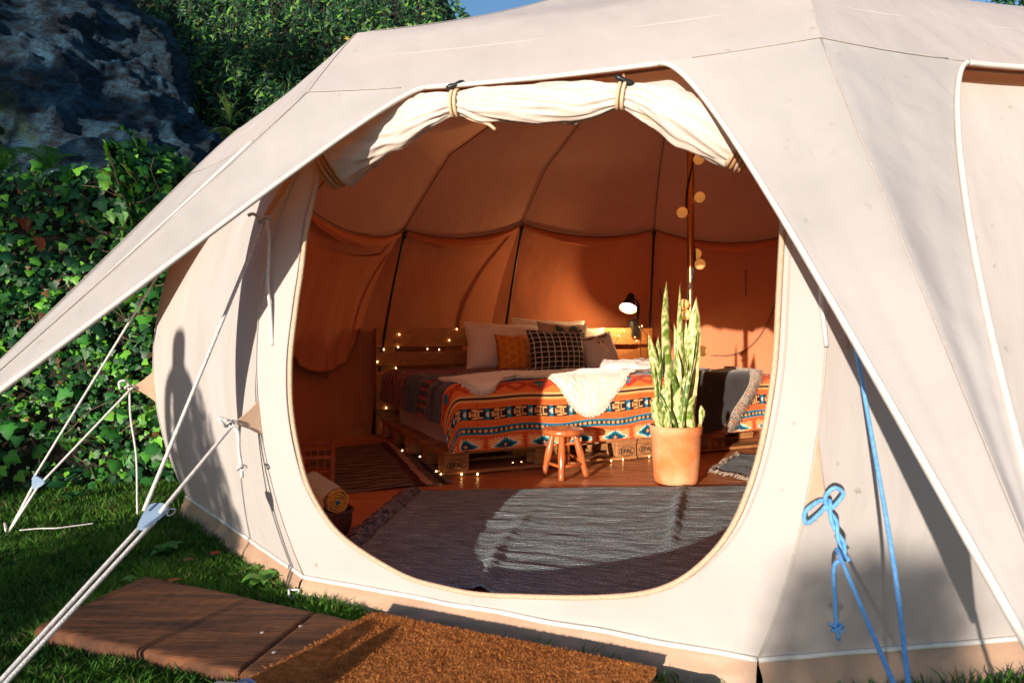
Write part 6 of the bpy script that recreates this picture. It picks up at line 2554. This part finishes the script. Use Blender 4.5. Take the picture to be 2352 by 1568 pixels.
    root = thing('wall_tie', 'short white tie hanging on the right tent wall under the awning edge', 'tie', tuple(w), 0)
    n = -outward(2)
    c0, c1 = atd(1887, 585, 1.86), atd(1898, 795, 1.80)
    tube('cord', spline([c0, c0 * .5 + c1 * .5 + A_(-.006, 0, 0), c1], 16), .006, ROPE_W, root, 6)
    # pegging loops round the skirt, string on the lawn
    for lab, c, m in (('small white rope loop pegging the mud skirt at the tent corner by the plank', at(672, 1368, GZ + .02), 1),
                      ('small white cord loop lying on the grass behind the blue slider', at(393, 1178, GZ + .035), 2)):
        P = [c + A_(.018 * math.cos(x) + .006 * math.sin(2 * x + m), .012 * math.sin(x), .014 * math.sin(x) + .006 * math.cos(2 * x) + .010) for x in np.linspace(0, 2 * math.pi, 20)[:-1]]
        o = tube('peg_loop', P, .0042, ROPE_W, None, 6, True)
        tag(o, lab, 'cord', 'pegging loops')
    P = [at(x, y, GZ + .034) for x, y in ((45, 1217), (90, 1213), (130, 1212), (170, 1207), (215, 1201))]
    o = tube('ground_string', spline(P, 40), .0035, ROPE_W, None, 5)
    tag(o, 'thin white string lying across the shaded grass at the far left', 'string')


build_ropes()


# ------------------------------------------------------------------ trees beyond and behind
BARK = pmat('bark', (0.07, 0.05, 0.035), (0.12, 0.09, 0.06), 8, 0.95, 0.9, 30, 0.03, stretch=(3, 3, .6))


def tree(label, loc, h, r, nl, seed, leaf=.13, clumps=26, cats='tree', low=.35, squash=1.0, cr=.34, name='tree', cA=(.016, .075, .018), cB=(.04, .15, .03)):
    g = np.random.default_rng(seed)
    loc = np.asarray(loc, float)
    root = thing(name, label, cats, tuple(loc))
    P = [loc + A_(.10 * r * math.sin(k * 1.3 + seed), .08 * r * math.cos(k * 1.7), h * .8 * k / 8) for k in range(9)]
    trunk = tube('trunk', P, np.linspace(.05 * h * .35 + .03, .015, 9), BARK, root, 9)
    cs = []
    for k in range(clumps):
        a = g.uniform(0, 2 * math.pi); zz = g.uniform(low, 1.0)
        rr = r * math.sqrt(g.random()) * (1.0 if zz < .75 else 1.0 - (zz - .75) * 2.4)
        c = loc + A_(math.cos(a) * rr, math.sin(a) * rr * squash, h * zz)
        cs.append(c)
        if k % 2 == 0:
            b = P[min(8, int(zz * 7))]
            tube('limb', [b, (b + c) / 2 + A_(0, 0, .05 * h), c], [.02, .012, .005], BARK, trunk, 5)
    cs = np.array(cs)
    k = g.integers(0, clumps, nl)
    pos = cs[k] + unit(g.normal(0, 1, (nl, 3))) * (g.random((nl, 1)) ** .5) * A_(cr, cr, cr * .76) * r
    nr = g.normal(0, .6, (nl, 3)) + A_(0, 0, .9)
    dn = g.normal(0, .8, (nl, 3)) + A_(0, 0, -.5)
    scatter('crown', LANCE_V, LANCE_F, pos, nr, dn, leaf * g.uniform(.6, 1.3, nl), leaf_cols(nl, cA, cB, (.09, .24, .04), .15, seed), LEAF, root)


def build_trees():
    tree('treetop showing against the sky between the climber and the tent roof', (.30, 11.2, -.1), 6.35, .95, 2600, 51, .10, 18)
    tree('leafy tree showing over the tent roof in the top right corner', (10.8, 13.5, -.1), 8.1, 2.4, 7000, 52, .20, 30)
    tree('broad tree farther right behind the tent roof', (15.0, 14.5, -.1), 8.4, 2.6, 6000, 53, .22, 28)
    # the garden on the sunny side, whose shade falls on bank and rock
    for k, (x, y, h, r, n) in enumerate(((-7.5, -4.2, 5.6, 1.3, 2000), (-9.6, -4.4, 7.0, 1.5, 2500), (-11.8, -4.0, 7.4, 1.5, 1700), (-14.2, -4.2, 7.6, 1.5, 1500))):
        tree(('slender garden tree nearest the camera on the sunny side', 'tall garden tree, second from the camera on the sunny side', 'tall garden tree, third from the camera on the sunny side',
              'tall garden tree farthest from the camera on the sunny side')[k], (x, y, GZ), h, r, n, 60 + k, .22, 22, low=.14, cr=.27)


build_trees()


# ------------------------------------------------------------------ a person behind the camera, whose shadow falls on the tent
CLOTH_P = pmat('dark_clothes', (0.05, 0.06, 0.09), (0.08, 0.09, 0.12), 12, 0.9, 0.3)


def person(label, loc, h, rz, arms):
    joints = {'pelvis': (0, 0, .53), 'waist': (0, 0, .62), 'chest': (0, .005, .74), 'neckb': (0, .005, .825), 'neck': (0, .008, .862), 'head': (0, .014, .915), 'crown': (0, .010, .965),
              'hipl': (-.052, 0, .505), 'kneel': (-.058, .012, .285), 'anklel': (-.062, -.008, .045), 'toel': (-.072, .085, .018),
              'hipr': (.052, 0, .505), 'kneer': (.058, .012, .285), 'ankler': (.062, -.008, .045), 'toer': (.072, .085, .018),
              'shl': (-.095, 0, .800), 'shr': (.095, 0, .800)}
    rad = {'pelvis': .082, 'waist': .074, 'chest': .078, 'neckb': .050, 'neck': .040, 'head': .060, 'crown': .044, 'hipl': .056, 'kneel': .035, 'anklel': .024, 'toel': .020,
           'hipr': .056, 'kneer': .035, 'ankler': .024, 'toer': .020, 'shl': .034, 'shr': .034}
    ed = [('pelvis', 'waist'), ('waist', 'chest'), ('chest', 'neckb'), ('neckb', 'neck'), ('neck', 'head'), ('head', 'crown'), ('pelvis', 'hipl'), ('hipl', 'kneel'), ('kneel', 'anklel'), ('anklel', 'toel'),
          ('pelvis', 'hipr'), ('hipr', 'kneer'), ('kneer', 'ankler'), ('ankler', 'toer'), ('neckb', 'shl'), ('neckb', 'shr')]
    for sd, (el, wr, hd) in zip('lr', arms):
        joints['el' + sd], joints['wr' + sd], joints['hd' + sd] = el, wr, hd
        rad['el' + sd], rad['wr' + sd], rad['hd' + sd] = .028, .020, .022
        ed += [('sh' + sd, 'el' + sd), ('el' + sd, 'wr' + sd), ('wr' + sd, 'hd' + sd)]
    names = list(joints)
    me = bpy.data.meshes.new('person')
    me.from_pydata([tuple(c * h for c in joints[k]) for k in names], [(names.index(a), names.index(b)) for a, b in ed], [])
    o = bpy.data.objects.new('person', me)
    COL.objects.link(o)
    o.location = loc; o.rotation_euler = (0, 0, rz)
    sk = o.modifiers.new('skin', 'SKIN')
    for k, v in enumerate(me.skin_vertices[0].data):
        v.radius = (rad[names[k]] * h, rad[names[k]] * h * (.72 if names[k] in ('chest', 'waist', 'pelvis') else 1.0))
        v.use_root = names[k] == 'pelvis'
    sb = o.modifiers.new('sub', 'SUBSURF'); sb.levels = 2; sb.render_levels = 2
    me.materials.append(CLOTH_P)
    tag(o, label, 'person')


down = ((-.150, .0, .63), (-.165, .05, .49), (-.165, .07, .43))
downr = ((.150, .0, .63), (.165, .05, .49), (.165, .07, .43))
person('person standing on the lawn whose head and shoulders shadow the left tent wall', (-3.84, -1.31, GZ), 1.73, -.5, (down, downr))


def build_shrub():
    """unseen shrub, added to cast the broad shade on the right front wall"""
    g = np.random.default_rng(71)
    c = A_(-4.55, -9.95, GZ)
    root = thing('shade_shrub', 'narrow unseen shrub added to shade the right front wall', 'shrub', tuple(c))
    tube('trunk', [c, c + A_(.02, 0, .5), c + A_(0, .02, 1.2)], [.04, .03, .012], BARK, root, 8)
    n = 4200
    z = g.random(n) ** .9 * 2.02
    rr = (.33 - .12 * (z / 2.4) ** 2 + .04 * np.sin(z * 5)) * np.sqrt(g.random(n))
    a = g.uniform(0, 2 * math.pi, n)
    pos = c + np.stack([rr * np.cos(a) - .05 * np.sin(z * 1.7), rr * np.sin(a), z + .05], 1)
    scatter('crown', LANCE_V, LANCE_F, pos, g.normal(0, .7, (n, 3)) + A_(0, 0, .6), g.normal(0, .8, (n, 3)) + A_(0, 0, -.5), .08 * g.uniform(.6, 1.3, n),
            leaf_cols(n, (.016, .075, .018), (.04, .15, .03), (.09, .24, .04), .15, 3), LEAF, root)


build_shrub()


def build_bush():  # unseen bush, added to darken the foot of the left wall
    g = np.random.default_rng(81)
    c = A_(-4.30, -2.62, GZ)
    root = thing('shade_bush', 'low unseen bush added to shade the foot of the left wall', 'bush', tuple(c))
    tube('stem', [c, c + A_(.03, 0, .3), c + A_(0, .02, .7)], [.03, .02, .01], BARK, root, 8)
    n = 4200
    d = unit(g.normal(0, 1, (n, 3))) * (g.random((n, 1)) ** .4) * A_(.46, .46, .80)
    pos = c + d + A_(0, 0, .80)
    scatter('crown', LANCE_V, LANCE_F, pos, g.normal(0, .7, (n, 3)) + A_(0, 0, .6), g.normal(0, .8, (n, 3)) + A_(0, 0, -.5), .09 * g.uniform(.6, 1.3, n),
            leaf_cols(n, (.016, .075, .018), (.04, .15, .03), (.09, .24, .04), .15, 4), LEAF, root)


build_bush()
